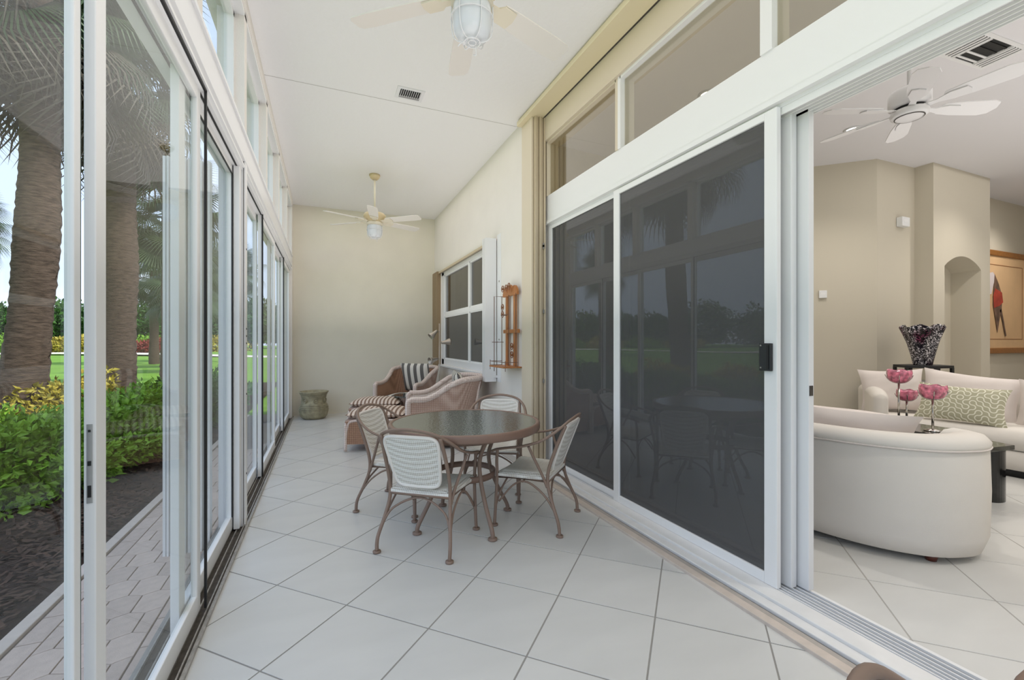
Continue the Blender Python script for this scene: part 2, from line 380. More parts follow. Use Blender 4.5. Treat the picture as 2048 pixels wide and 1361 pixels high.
for a, b, lab in ((2.84, 4.0, 'left of the three bronze transom windows'), (1.60, 2.79, 'middle bronze transom window'), (.36, 1.55, 'right-hand bronze transom window'), (-.9, .31, 'transom window above and behind the view')):
    e = empty('window_%d' % n_w, kind='structure', label=lab); n_w += 1
    MB().box(2.11, 2.116, a, b, 2.745, 3.29).build('glass_pane', tglass, e)
    MB().box(2.07, 2.2, a-.025, a+.008, 2.745, 3.295).box(2.07, 2.2, b-.008, b+.025, 2.745, 3.295).box(2.07, 2.2, a, b, 3.275, 3.295).box(2.12, 2.2, a, b, 2.74, 2.75).build('window_frame', white2 if b < 3 else jambp, e)
# jamb and inner head tracks
struct(MB().box(2.10, 2.25, 4.0, 4.07, 0, 2.49).build('trim_8', white_m, bevel=.004), 'white jamb at the far end of the screened sliders')
ht = struct(MB().box(2.10, 2.25, -1.15, 4.0, 2.44, 2.49).build('trim_9', white_m), 'white head track of the sliders')
rr = MB()
for i, x in enumerate((2.105, 2.135, 2.165, 2.195, 2.225, 2.245)): rr.box(x, x+.006, -1.15, 4.0, 2.405, 2.44)
rr.build('track_rib', white2, ht)
rr = MB()
for x in (2.12, 2.15, 2.18, 2.21): rr.box(x, x+.010, -1.15, 4.0, 2.437, 2.4395)
rr.build('track_groove', trackd, ht)
# threshold
th = struct(MB().box(1.815, 1.865, -3, 4.27, -.1, .016).build('trim_10', strip_m, bevel=.003), 'pinkish strip at the edge of the porch floor')
struct(MB().box(1.865, 1.905, -3, 4.27, -.1, .008).build('trim_11', mat('grey mortar', S(176, 168, 160), .8, noise=(18, .08)), bevel=.002))
struct(box('trim_12', 1.905, 1.915, -3, 4.27, -.1, .002, trackd))
sl = struct(MB().box(1.915, 1.975, -3, 4.27, -.1, .02).box(1.975, 2.075, -3, 4.27, -.1, .034).build('trim_13', sill_m, bevel=.004), 'white threshold sill of the sliders')
tk2 = struct(MB().box(2.075, 2.25, -3, 4.02, -.1, .018).build('trim_14', mat('grey track bed', S(150, 150, 150), .5, .4, noise=(20, .2))), 'ribbed aluminium threshold track')
rr = MB()
for x in (2.078, 2.10, 2.122, 2.15, 2.178, 2.206): rr.box(x, x+.005, -3, 4.0, .018, .036)
rr.box(2.235, 2.25, -3, 4.0, .018, .022).build('track_rib', white_m, tk2)
rr = MB()
for x in (2.110, 2.165, 2.222): rr.box(x, x+.006, -3, 4.0, .018, .021)
rr.build('track_groove', dark_m, tk2)
# screens + sliders
e = door(2.115, 2.82, 4.0, .034, 2.44, st=.05, th=.03, top=.035, bot=.05, gm=screen_m, label='far charcoal screen panel of the slider wall')
for o in list(COL.objects):
    if o.parent is e and o.name.startswith('glass_pane'): o.name = 'mesh_screen'
e = door(2.085, 1.515, 2.87, .034, 2.44, st=.07, th=.03, top=.04, bot=.055, gm=screen_m, label='wide charcoal screen door with a black pull')
for o in list(COL.objects):
    if o.parent is e and o.name.startswith('glass_pane'): o.name = 'mesh_screen'
pl = MB().box(2.052, 2.07, 1.535, 1.60, 1.12, 1.26).build('pull', mat('black pull plastic', S(40, 40, 42), .4), e, bevel=.003)
MB().box(2.047, 2.053, 1.545, 1.555, 1.13, 1.25).build('pull_grip', dark_m, pl)
for z in (1.132, 1.245): MB().box(2.049, 2.0535, 1.585, 1.592, z, z+.007).build('screw', track_m, pl)
door(2.165, 2.80, 4.0, .036, 2.44, st=.07, th=.04, gm=dglass, fm=white_m, label='fixed tinted slider behind the far screen')
door(2.16, 1.49, 2.85, .036, 2.44, st=.075, th=.04, gm=dglass, fm=white_m, label='tinted glass slider behind the wide screen door')
e = door(2.215, 1.44, 2.80, .036, 2.44, st=.075, th=.04, gm=dglass, fm=white_m, label='innermost white-framed slider with a small latch slot')
MB().box(2.20, 2.225, 1.437, 1.441, 1.0, 1.05).build('latch', trackd, e)

# ---- living room walls
def wallpoly(name, pts, label=None, z1=H, m=wall_living): return struct(MB().prism(pts, -.1, z1).build(name, m), label)
wallpoly('wall_diagonal', [(4.96, 4.88), (6.49, 3.39), (6.60, 3.50), (5.07, 5.0)], 'taupe angled living room wall')
wallpoly('wall_left', [(2.25, 4.6), (2.25, 4.75), (5.2, 5.0), (5.2, 4.85)], m=wall_living)
wallpoly('wall_corner', [(6.49, 3.39), (7.29, 3.37), (7.29, 3.6), (6.55, 3.6)], 'short taupe wall behind the vase')
# niche wall with an arched opening
ny, nb = 3.17, 3.5
nxa, nxb, nzs, nzt = 7.56, 8.51, 2.27, 2.43
nw = MB(); Mz = Matrix(((1, 0, 0, 0), (0, 0, 1, 0), (0, 1, 0, 0), (0, 0, 0, 1)))
nw.box(7.29, nxa, ny, nb, -.1, H).box(nxb, 8.76, ny, 3.7, -.1, H).box(nxa, nxb, nb, nb+.1, -.1, H).box(7.29, nxa, nb, 3.6, -.1, H)
arc = [(nxa+(nxb-nxa)*i/16, nzs+(nzt-nzs)*math.sin(PI*i/16)**.8) for i in range(17)]
for i in range(16):
    nw.prism([arc[i], arc[i+1], (arc[i+1][0], H), (arc[i][0], H)], ny, nb, Mz)
struct(nw.build('wall_niche', wall_living), 'taupe wall with an arched niche')
wallpoly('wall_far', [(8.76, 3.6), (12.4, 3.6), (12.4, 3.75), (8.76, 3.75)], 'far taupe wall with the framed painting')
wallpoly('wall_side', [(12.4, -3), (12.5, -3), (12.5, 3.75), (12.4, 3.75)])
# side room behind the porch window
wallpoly('wall_room', [(6.0, 4.9), (6.1, 4.9), (6.1, 8.6), (6.0, 8.6)]); wallpoly('wall_room', [(2.2, 8.5), (6.1, 8.5), (6.1, 8.6), (2.2, 8.6)])
px_, py_ = phase(2.657, 1.433)
full = None
tiles(fl2, [(-1, 0, -2.255), (0, 1, 4.6), (1, 0, 12.4), (0, -1, 3), (c45, c45, (4.96+4.88)*c45)], (2.25, 9, -1, 4.6), (px_, py_), lambda x, y: x < 7.2 and -.2 < y < 3.4, TS=.512)

# ================================================================== PORCH FURNITURE
def dining_chair():
    e = empty('dining_chair', (0, 0, 0), 0, 'x', 'chair', 'white woven dining chairs with taupe metal frames')
    for s in (-1, 1):
        p = cr([(s*.235, -.235, .012), (s*.235, -.225, .09), (s*.215, -.18, .2), (s*.2, -.145, .31), (s*.2, -.15, .42), (s*.198, -.205, .58), (s*.19, -.262, .715)])
        MB().tube(p, .0115, 8).lathe([(0, .014), (.024, .012), (.024, .002), (.02, 0), (0, 0)], (s*.235, -.235, 0), 12).build('leg', brown_m, e, True)
        p = cr([(s*.228, .232, .012), (s*.224, .225, .15), (s*.222, .215, .34), (s*.228, .215, .45), (s*.237, .205, .53)])
        MB().tube(p, .0115, 8).lathe([(0, .014), (.024, .012), (.024, .002), (.02, 0), (0, 0)], (s*.228, .232, 0), 12).build('leg', brown_m, e, True)
        p = cr([(s*.262, -.03, .575), (s*.245, -.06, .50), (s*.215, -.11, .38), (s*.203, -.14, .30)])
        MB().tube(p, .010, 8).build('arm_support', brown_m, e, True)
        # side brace arch
        MB().tube(cr([(s*.225, -.2, .15), (s*.212, -.12, .25), (s*.21, 0, .322), (s*.21, .1, .29), (s*.222, .2, .17)]), .007, 6).build('brace', brown_m, e, True)
    MB().tube(cr([(-.225, -.205, .14), (-.17, -.16, .25), (0, -.13, .318), (.17, -.16, .25), (.225, -.205, .14)]), .007, 6).build('brace', brown_m, e, True)
    MB().tube(cr([(-.225, .222, .14), (-.17, .2, .25), (0, .19, .32), (.17, .2, .25), (.225, .222, .14)]), .007, 6).build('brace', brown_m, e, True)
    P = [(.240, .245, .515), (.255, .20, .535), (.270, .10, .558), (.272, 0, .578), (.26, -.12, .62), (.225, -.215, .685), (.15, -.272, .738), (.0, -.298, .762)]
    full_ = cr([(-x, y, z) for x, y, z in P] + P[-2::-1], 5)
    MB().tube(full_, .012, 8, flat=.75).build('arm_rail', brown_m, e, True)
    fr = [(-.215, .215, .338), (.215, .215, .338), (.198, -.145, .338), (-.198, -.145, .338)]
    MB().tube(fr, .010, 8, closed=True).build('seat_frame', brown_m, e, True)
    # seat slab, slightly dished, rounded edges
    n = 14; top = []; rows = []
    for i in range(n+1):
        v = -.15+.375*i/n; hw = .195+(.228-.195)*i/n; row = []
        for j in range(n+1):
            u = -1+2*j/n; ed = max(abs(u), abs(2*i/n-1))
            row.append((u*hw, v, .385-.012*(1-u*u)-(.022*max(0, ed-.85)/.15)))
        rows.append(row)
    m = MB().grid(rows); b = len(m.v)
    m.grid([[(p[0], p[1], .345) for p in r][::-1] for r in rows])
    def rim(a, c): m.grid([a, c])
    for seq in ([r[0] for r in rows][::-1], [r[-1] for r in rows], rows[0], rows[-1][::-1]):
        m.grid([[ (p[0], p[1], .345) for p in seq], seq])
    m.build('seat', vinyl, e, True)
    # back panel in the plane of the uprights
    def bp(u, v):   # u -1..1, v 0..1
        w_ = .142+(.180-.142)*v; y = -.148-.117*v-.012*(1-u*u); return Vector((u*w_, y, .395+.32*v))
    outl = []
    for a in range(40):
        t = 2*PI*a/40; c, s_ = math.cos(t), math.sin(t); k = 6.5
        u = math.copysign(abs(c)**(2/k), c); v = math.copysign(abs(s_)**(2/k), s_); outl.append(bp(u, .5+.5*v))
    m = MB()
    for off in (-.004, .006):
        rings = []
        for q in (1, .66, .33):
            rg = []
            for a in range(40):
                t = 2*PI*a/40; c, s_ = math.cos(t), math.sin(t); k = 6.5
                u = math.copysign(abs(c)**(2/k), c)*q; v = math.copysign(abs(s_)**(2/k), s_)*q; rg.append(bp(u, .5+.5*v)+Vector((0, off, 0)))
            rings.append(rg)
        cen = len(m.v); m.v.append(bp(0, .5)+Vector((0, off, 0)))
        base = len(m.v)
        for rg in rings: m.v += rg
        for q in range(2):
            for a in range(40):
                i0 = base+q*40+a; i1 = base+q*40+(a+1) % 40; j0 = i0+40; j1 = i1+40
                m.f.append((i0, i1, j1, j0) if off > 0 else (i0, j0, j1, i1))
        for a in range(40):
            i0 = base+80+a; i1 = base+80+(a+1) % 40; m.f.append((i0, i1, cen) if off > 0 else (i1, i0, cen))
    bk = m.build('back_panel', vinyl, e, True)
    MB().tube(outl, .011, 8, closed=True).build('panel_border', vinyl_b, bk, True)
    return e
def place(e, back, front):
    """centre and heading from rear-feet midpoint and front-feet midpoint"""
    d = Vector((front[0]-back[0], front[1]-back[1])); return ((back[0]+front[0])/2, (back[1]+front[1])/2, 0), math.atan2(d.y, d.x)-PI/2
ch = dining_chair()
ch.location, ch.rotation_euler.z = place(ch, (.472, 2.618), (.760, 2.985))
ch['label'] = 'nearest dining chair, seen from behind with its white woven back to the camera'
p_, r_ = place(ch, (1.567, 2.685), (1.235, 3.02)); dup(ch, p_, r_, 'dining chair by the dark screens, seen in profile facing left')
p_, r_ = place(ch, (.36, 3.66), (.72, 3.40)); dup(ch, p_, r_, 'left dining chair, between the table and the wicker ottomans')
p_, r_ = place(ch, (1.50, 3.86), (1.27, 3.46)); dup(ch, p_, r_, 'far dining chair, behind the table under the wall rack')
p_, r_ = place(ch, (.70, .324), (.93, -.08)); dup(ch, p_, r_, 'dining chair whose top rail just enters the bottom right corner')

def round_table(loc, label):
    e = empty('round_table', loc, math.radians(12), label, 'table', 'round glass topped patio tables')
    R = .525
    MB().lathe([(R-.03, .664), (R-.006, .660), (R, .668), (R, .704), (R-.004, .711), (R-.012, .713), (R-.028, .711), (R-.03, .705), (R-.03, .664)], seg=64).build('rim', rim_m, e, True)
    MB().lathe([(0, .702), (R-.026, .702), (R-.026, .709), (0, .709)], seg=64).build('glass_top', ttop, e, False)
    for k in range(4):
        a = PI/2*k; c, s = math.cos(a), math.sin(a)
        for q, col in ((1, 0),):
            p = cr([(.36*c, .36*s, .012), (.35*c, .35*s, .06), (.27*c, .27*s, .2), (.205*c, .205*s, .36), (.20*c, .20*s, .48), (.27*c, .27*s, .6), (.36*c, .36*s, .662), (.49*c, .49*s, .672)])
            MB().tube(p, .0145, 8).lathe([(0, .016), (.03, .013), (.03, .002), (.025, 0), (0, 0)], (.36*c, .36*s, 0), 12).build('leg', brown_m, e, True)
    m = MB(); m.lathe([(.20, .33), (.212, .33), (.212, .37), (.20, .37), (.20, .33)], seg=40)
    m.build('ring_shelf', rim_m, e, True)
    m = MB(); m.lathe([(.262, .592), (.272, .592), (.272, .618), (.262, .618), (.262, .592)], seg=40); m.build('upper_ring', brown_m, e, True)
    return e
rt = round_table((.91, 3.0, 0), 'round patio table with pebbled glass top, ringed by four chairs')
dup(rt, (1.13, -.165, 0), .5, 'second round patio table, only its rim in the bottom right corner')

# ---- wicker armchair
def armchair():
    e = empty('wicker_armchair', (0, 0, 0), 0, 'x', 'armchair', 'wicker armchairs with striped cushions')
    # plan: U open to +Y ; s from left arm front (-1) round the back (0) to the right arm front (1)
    n = 40; outer = []
    def U(s):
        a = abs(s); sg = 1 if s >= 0 else -1
        if a > .45: x, y = .35, -.12+(a-.45)/.55*.5
        else: t = a/.45*PI/2; x, y = .35*math.sin(t), -.12-.26*math.cos(t)
        return x*sg, y
    def hh(s): a = abs(s); t = max(0, min(1, (a-.28)/.55)); t = t*t*(3-2*t); return .82-.23*t
    def lean(s): a = abs(s); t = max(0, 1-a/.7); return .13*t*t*(3-2*t)
    rows_o, rows_i, top = [], [], []
    for i in range(n+1):
        s = -1+2*i/n; x, y = U(s); h = hh(s); l = lean(s)
        r = math.hypot(x, y+.12) or 1; nx, ny = (x/ .35 if abs(s) > .45 else x/.35), (0 if abs(s) > .45 else -math.cos(abs(s)/.45*PI/2))
        ro, ri = [], []
        for j in range(9):
            v = j/8; z = .05+(h-.05)*v; k = l*v**1.6+.03*v
            ro.append((x+nx*k, y+ny*k, z)); ri.append((x+nx*(k-.03), y+ny*(k-.03), z))
        rows_o.append(ro); rows_i.append(ri); top.append(Vector(ro[-1])+Vector((-nx*.015, -ny*.015, 0)))
    MB().grid([r for r in rows_o]).build('shell', wicker, e, True)
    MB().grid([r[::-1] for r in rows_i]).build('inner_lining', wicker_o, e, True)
    fl_ = [Vector((top[0].x, top[0].y+.0, .02)), Vector((top[0].x, top[0].y+.012, .3)), Vector((top[0].x, top[0].y+.012, .52)), top[0]+Vector((0, .004, -.02))]
    fr_ = [Vector((top[-1].x, top[-1].y, .02)), Vector((top[-1].x, top[-1].y+.012, .3)), Vector((top[-1].x, top[-1].y+.012, .52)), top[-1]+Vector((0, .004, -.02))]
    MB().tube(cr(fl_[:-1]+[fl_[-1]]+top[1::3]+[top[-2]]+fr_[::-1], 3), .034, 10).build('rolled_rim', wicker_t, e, True)
    for s in (-1, 1):
        MB().tube(cr([(s*.2, -.36, .02), (s*.22, -.40, .4), (s*.23, -.46, .78)], 3), .016, 8).build('rear_post', wicker_t, e, True)
    MB().box(-.33, .33, .30, .34, .13, .30).build('front_apron', wicker, e, bevel=.008)
    MB().box(-.33, .33, -.3, .31, .24, .29).build('seat_deck', wicker, e)
    cushion('seat_cushion', (0, .06, .355), (.60, .60, .13), 0, 0, stripe_x, e)
    cushion('back_cushion', (0, -.255, .655), (.54, .50, .15), math.radians(74), 0, stripe_x, e)
    return e
def cushion(name, c, size, rx, rz, m, parent=None, knife=False, ry=0, label=None, n=14, power=2.6, crease=0):
    """pillow: w x h plan, thickness t, pinched at the rim"""
    w_, h_, t_ = size; P1, P2 = [], []
    for i in range(n+1):
        r1, r2 = [], []
        for j in range(n+1):
            u = -1+2*i/n; v = -1+2*j/n
            f = (1-abs(u)**power)*(1-abs(v)**power); th = t_/2*max(f, 0)**.45 if not knife else t_/2*max(f, 0)**.7
            pu = 1-.05*(1-abs(v)**2)*abs(u)**8 * (2.2 if knife else .3); pv = 1-.05*(1-abs(u)**2)*abs(v)**8*(2.2 if knife else .3)
            x, y = u*w_/2*pu, v*h_/2*pv
            wr = crease*(math.sin(9*u+5*v)*.5+math.sin(14*v-6*u+1))*min(f*2, 1)
            r1.append((x, y, th+wr)); r2.append((x, y, -th+wr))
        P1.append(r1); P2.append(r2[::-1])
    m_ = MB().grid(P1).grid(P2)
    o = m_.build(name, m, parent, True)
    M = Matrix.Rotation(rz, 4, 'Z') @ Matrix.Rotation(rx, 4, 'X') @ Matrix.Rotation(ry, 4, 'Y')
    o.rotation_euler = M.to_euler(); o.location = c
    return o
stripe_x = stripes('charcoal and cream stripe', S(232, 226, 214), S(112, 108, 104), 0, .125)
stripe_t = stripes('fine taupe stripe', S(222, 206, 192), S(138, 112, 96), 0, .05, .55)
a1 = armchair(); a1.location = (1.27, 7.42, 0); a1.rotation_euler.z = math.radians(138)
a1['label'] = 'far wicker armchair against the end wall corner, striped cushion facing out'
a2 = dup(a1, (1.33, 5.45, 0), math.radians(80), 'nearer wicker armchair under the window, seen from its side')
for c in list(COL.objects):   # its lining is the same pale wicker as the outside
    if c.parent is a2 and c.name.startswith('inner_lining'): c.data = c.data.copy(); c.data.materials[0] = wicker_t

def ottoman(label, loc, rz):
    e = empty('wicker_ottoman', loc, rz, label, 'ottoman', 'wicker ottomans with striped cushions')
    W, D, Hh = .32, .26, .36
    for s in (-1, 1):   # arched side frames
        p = cr([(s*W, -D, .01), (s*W, -D, .24), (s*(W), -D+.05, Hh-.02), (s*W, 0, Hh), (s*W, D-.05, Hh-.02), (s*W, D, .24), (s*W, D, .01)], 5)
        MB().tube(p, .019, 8).build('side_frame', wicker_t, e, True)
        p = cr([(-W, s*D, .10), (-W+.02, s*D, .27), (-W+.07, s*D, Hh-.01), (0, s*D, Hh), (W-.07, s*D, Hh-.01), (W-.02, s*D, .27), (W, s*D, .10)], 5)
        MB().tube(p, .015, 8).build('end_frame', wicker_t, e, True)
        box('panel', s*W-.008, s*W+.008, -D+.01, D-.01, .09, Hh-.01, wicker_o, e)
        box('panel', -W+.01, W-.01, s*D-.008, s*D+.008, .09, Hh-.01, wicker_o, e)
    box('deck', -W, W, -D, D, Hh-.02, Hh+.005, wicker, e)
    cushion('ottoman_cushion', (0, 0, Hh+.06), (.66, .54, .13), 0, 0, stripe_t, e)
    return e
o1 = ottoman('nearer wicker ottoman with an arched frame, behind the left dining chair', (.60, 5.55, 0), math.radians(-18))
dup(o1, (.68, 6.50, 0), math.radians(-18), 'farther wicker ottoman, in front of the far wicker armchair')
# side table between the armchairs
e = empty('side_table', (1.16, 6.45, 0), 0, 'small wicker side table with a dark edged glass top between the armchairs', 'side table')
MB().lathe([(0, .485), (.26, .485), (.262, .49), (.26, .497), (0, .497)], seg=36).build('glass_top', glass('green glass', S(190, 204, 198), 1.5, 0, S(70, 84, 78), .35), e)
MB().lathe([(0, .0), (.17, 0), (.15, .1), (.10, .24), (.15, .4), (.2, .485), (0, .485)], seg=24).build('base', wicker, e, True)
# glazed planter
e = empty('planter', (-.17, 7.98, 0), 0, 'olive glazed clay urn in the far left corner of the porch', 'planter')
pot = mat('olive ash glaze', S(158, 150, 122), .55, noise=(14, .28), bump=.35, bscale=45)
MB().lathe([(0, .0), (.16, 0), (.205, .05), (.225, .13), (.215, .2), (.19, .26), (.185, .33), (.20, .40), (.225, .435), (.228, .445), (.215, .45), (.195, .44), (.175, .38), (.165, .3), (.165, .25), (0, .24)], seg=40).build('urn_body', pot, e, True)
for z, r in ((.15, .226), (.175, .223), (.2, .218), (.225, .208), (.405, .206)):
    MB().lathe([(r-.004, z-.006), (r+.006, z), (r-.004, z+.006)], seg=40).build('band', pot, e, True)
m = MB()
for az in (-80, -130, -30):
    a = math.radians(az); M = Matrix.Translation((.195*math.cos(a), .195*math.sin(a), .31)) @ Matrix.Rotation(a+PI/2, 4, 'Z') @ Matrix.Rotation(PI/2, 4, 'X')
    m.lathe([(0, .012), (.012, .012), (.014, 0), (.03, .002), (.034, .012), (.038, 0)], seg=14, M=M)
m.build('rosette', pot, e, True)
MB().lathe([(0, .25), (.16, .25)], seg=20).build('soil', trackd, e)
# ---- floor lamp
e = empty('floor_lamp', (1.60, 6.62, 0), 0, 'slim three-headed brushed metal floor lamp in front of the porch window', 'lamp')
nick = mat('brushed nickel', S(190, 180, 168), .35, .7)
MB().tube([(0, 0, .02), (0, 0, 1.54)], .009, 8).build('pole', nick, e, True)
MB().lathe([(0, 0), (.13, 0), (.13, .012), (.02, .025), (0, .025)], seg=24).build('base', nick, e, True)
for z, a, tz in ((1.42, 190, -.9), (1.25, 10, 0.1), (1.0, 200, -.2)):
    a = math.radians(a); d_ = Vector((math.cos(a), math.sin(a), tz)).normalized()
    M = Matrix.Translation((.05*math.cos(a), .05*math.sin(a), z)) @ d_.to_track_quat('Z', 'Y').to_matrix().to_4x4()
    sh = MB().lathe([(0, -.02), (.018, -.018), (.022, 0), (.032, .05), (.052, .11), (.055, .125), (.05, .124), (.03, .05), (0, .01)], seg=20, M=M).build('lamp_shade', nick, e, True)
    MB().tube([(0, 0, z), (.05*math.cos(a), .05*math.sin(a), z)], .007, 6).build('swivel', nick, sh, True)

# ---- porch window
def pane_window():
    global n_w
    e = empty('window_%d' % n_w, kind='structure', label='white four-pane porch window'); n_w += 1
    x0, x1 = 1.965, 2.02
    y0, y1, z0, z1 = WY0, WY1, WZ0, WZ1
    MB().box(x0-.02, x1, y0, y1, z1-.06, z1).box(x0-.02, x1, y0, y1, z0, z0+.10).box(x0-.02, x1, y1-.14, y1, z0, z1).box(x0-.02, x1, y0, y0+.08, z0, z1).build('window_frame', white_m, e, bevel=.004)
    yc, zc = 6.27, 1.735
    for a, b, c, d in ((y0+.08, yc-.03, z0+.10, zc-.03), (yc+.03, y1-.14, z0+.10, zc-.03), (y0+.08, yc-.03, zc+.03, z1-.06), (yc+.03, y1-.14, zc+.03, z1-.06)):
        box('pane', x0+.02, x0+.026, a, b, c, d, winglass, e)
        MB().box(x0-.005, x0+.03, a, a+.02, c, d).box(x0-.005, x0+.03, b-.02, b, c, d).box(x0-.005, x0+.03, a, b, c, c+.02).box(x0-.005, x0+.03, a, b, d-.02, d).build('sash', white2, e)
        if c < 1: box('mesh_screen', x0+.008, x0+.011, a+.02, b-.02, c+.02, d-.02, screen_m, e)
    box('muntin', x0-.012, x0+.04, yc-.032, yc+.032, z0+.08, z1-.05, white2, e, bevel=.003)
    box('muntin', x0-.010, x0+.04, y0+.07, y1-.13, zc-.032, zc+.032, white2, e, bevel=.003)
    box('sill', 1.885, 1.97, y0-.05, y1+.05, z0-.035, z0-.005, white_m, e, bevel=.004)
    MB().box(1.90, 1.94, y0-.02, y1+.02, z1+.0, z1+.02).box(1.885, 1.9, y0-.02, y1+.02, z1-.01, z1+.02).build('head_rail', shutter_m, e)
    box('room_backing', 2.30, 2.33, y0+.1, y1, z0-.2, z1+.2, mat('dim room grey', S(120, 116, 108), .9, noise=(5, .1)), e)  # grey sheet stands in for the dim unlit room behind the panes
pane_window()
e = empty('accordion_shutter', (1.93, 7.88, .83), 0, 'narrow bronze storm shutter stack at the far side of the porch window', 'shutter')
for i in range(6): MB().prism([(-.07, i*.062), (-.07, i*.062+.05), (0, i*.062+.058), (0, i*.062+.008)], 0, 1.7).build('slat', mat('bronze shutter', S(150, 128, 98), .5) if i == 0 else MATS['bronze shutter'], e)
e = empty('accordion_shutter', (1.93, 5.0, .78), 0, 'white storm shutter stack at the near side of the porch window', 'shutter')
box('end_plate', -.005, 0, -.10, .02, 0, 1.78, white_m, e)
for i in range(4): MB().prism([(-.15, .045+i*.03), (-.15, .065+i*.03), (-.02, .07+i*.03), (-.02, .05+i*.03)], 0, 1.74).build('slat', white_m, e)
MB().box(-.155, -.01, .03, .045, 0, 1.74).build('slat', white_m, e)
for z in (.02, 1.72): MB().tube([(-.06, .04, z), (-.06, .10, z)], .012, 8).build('roller', dark_m, e)
for z in (.5, 1.2): box('catch', -.012, -.005, -.06, -.045, z, z+.02, track_m, e)
# tall shutter stack at the end of the slider wall
e = empty('accordion_shutter', (1.90, 4.0, 0), 0, 'tall beige storm shutter folded against the slider wall', 'shutter')
box('end_plate', .012, .03, .02, .26, .0, 3.53, jambp, e)
for i in range(5):
    x = .035+i*.025; d_ = .012 if i % 2 else 0
    MB().prism([(x, -.01+d_), (x+.018, -.014+d_), (x+.018, .2), (x, .2)], .02, 3.53).build('slat', shutter_m, e)
MB().box(.03, .16, .03, .22, .02, 3.49).build('shadow_core', mat('slat shade brown', S(120, 98, 74), .7), e)  # brown block stands in for the shade between the folded slats
for z in (.85, 1.55, 2.2, 2.22): box('catch', .12, .135, -.022, -.008, z, z+.04, track_m, e)
# ---- wall rack
e = empty('wall_rack', (1.93, 4.50, 0), 0, 'honey wood and wrought iron plant rack hanging on the cream wall', 'rack')
wood = mat('honey pine', S(176, 116, 66), .5, noise=(9, .2), stretch=(8, 8, 1)); iron = mat('rusty wire', S(112, 84, 66), .6)
for y in (-.10, .12): box('upright', -.05, -.02, y-.022, y+.022, 1.0, 1.85, wood, e, bevel=.004)
m = MB(); pts = []
for i in range(25):
    t = i/24; y = -.20+.40*t; pts.append((y, 1.80+.055*abs(math.sin(PI*t*3))**.5*(1+.7*math.sin(PI*t))))
m.prism([(-.20, 1.77)]+pts+[(.20, 1.77)], -.06, -.035, Matrix(((0, 0, 1, 0), (1, 0, 0, 0), (0, 1, 0, 0), (0, 0, 0, 1)))); m.build('crest_rail', wood, e)
box('cross_rail', -.055, -.03, -.22, .20, 1.36, 1.40, wood, e, bevel=.003)
box('shelf_board', -.22, -.0, -.21, .21, .985, 1.0, wood, e, bevel=.003)
wr = MB()
for y in (-.2, .0, .2): wr.tube([(-.07, y, 1.0), (-.07, y, 1.78)], .004, 6)
wr.tube([(-.16, .21, .93), (-.16, .21, 1.78), (-.05, .21, 1.78)], .004, 6)
wr.build('wire_frame', iron, e)
wr = MB()
for z in (1.0, 1.045): wr.tube([(-.05, -.2, z), (-.19, -.2, z), (-.19, .26, z), (-.05, .26, z)], .0035, 6)
for y in (-.2, .26): wr.tube([(-.19, y, .95), (-.19, y, 1.06)], .0035, 6)
wr.tube([(-.05, .2, 1.26), (-.19, .2, 1.26)], .004, 6); wr.tube([(-.05, .1, 1.56), (-.12, .1, 1.56), (-.12, -.1, 1.56)], .004, 6)
wr.build('wire_basket', iron, e)['kind'] = 'stuff'
def scroll(c, s, fx=1):
    P = []
    for i in range(26):
        t = i/25; a = -PI/2+t*2.6*PI; r = s*(1-.75*t); P.append((c[0], c[1]+fx*r*math.cos(a), c[2]+r*math.sin(a)))
    return P
wr = MB()
for c in ((-.075, -.1, 1.22), (-.075, -.1, 1.13), (-.075, .17, 1.66), (-.075, .17, 1.58), (-.1, .1, 1.86), (-.1, .0, 1.86), (-.1, -.08, 1.87)):
    wr.tube(scroll(c, .04), .0045, 6).tube(scroll(c, .04, -1), .0045, 6)
wr.build('scrollwork', mat('copper scroll', S(140, 92, 60), .4, .5), e)

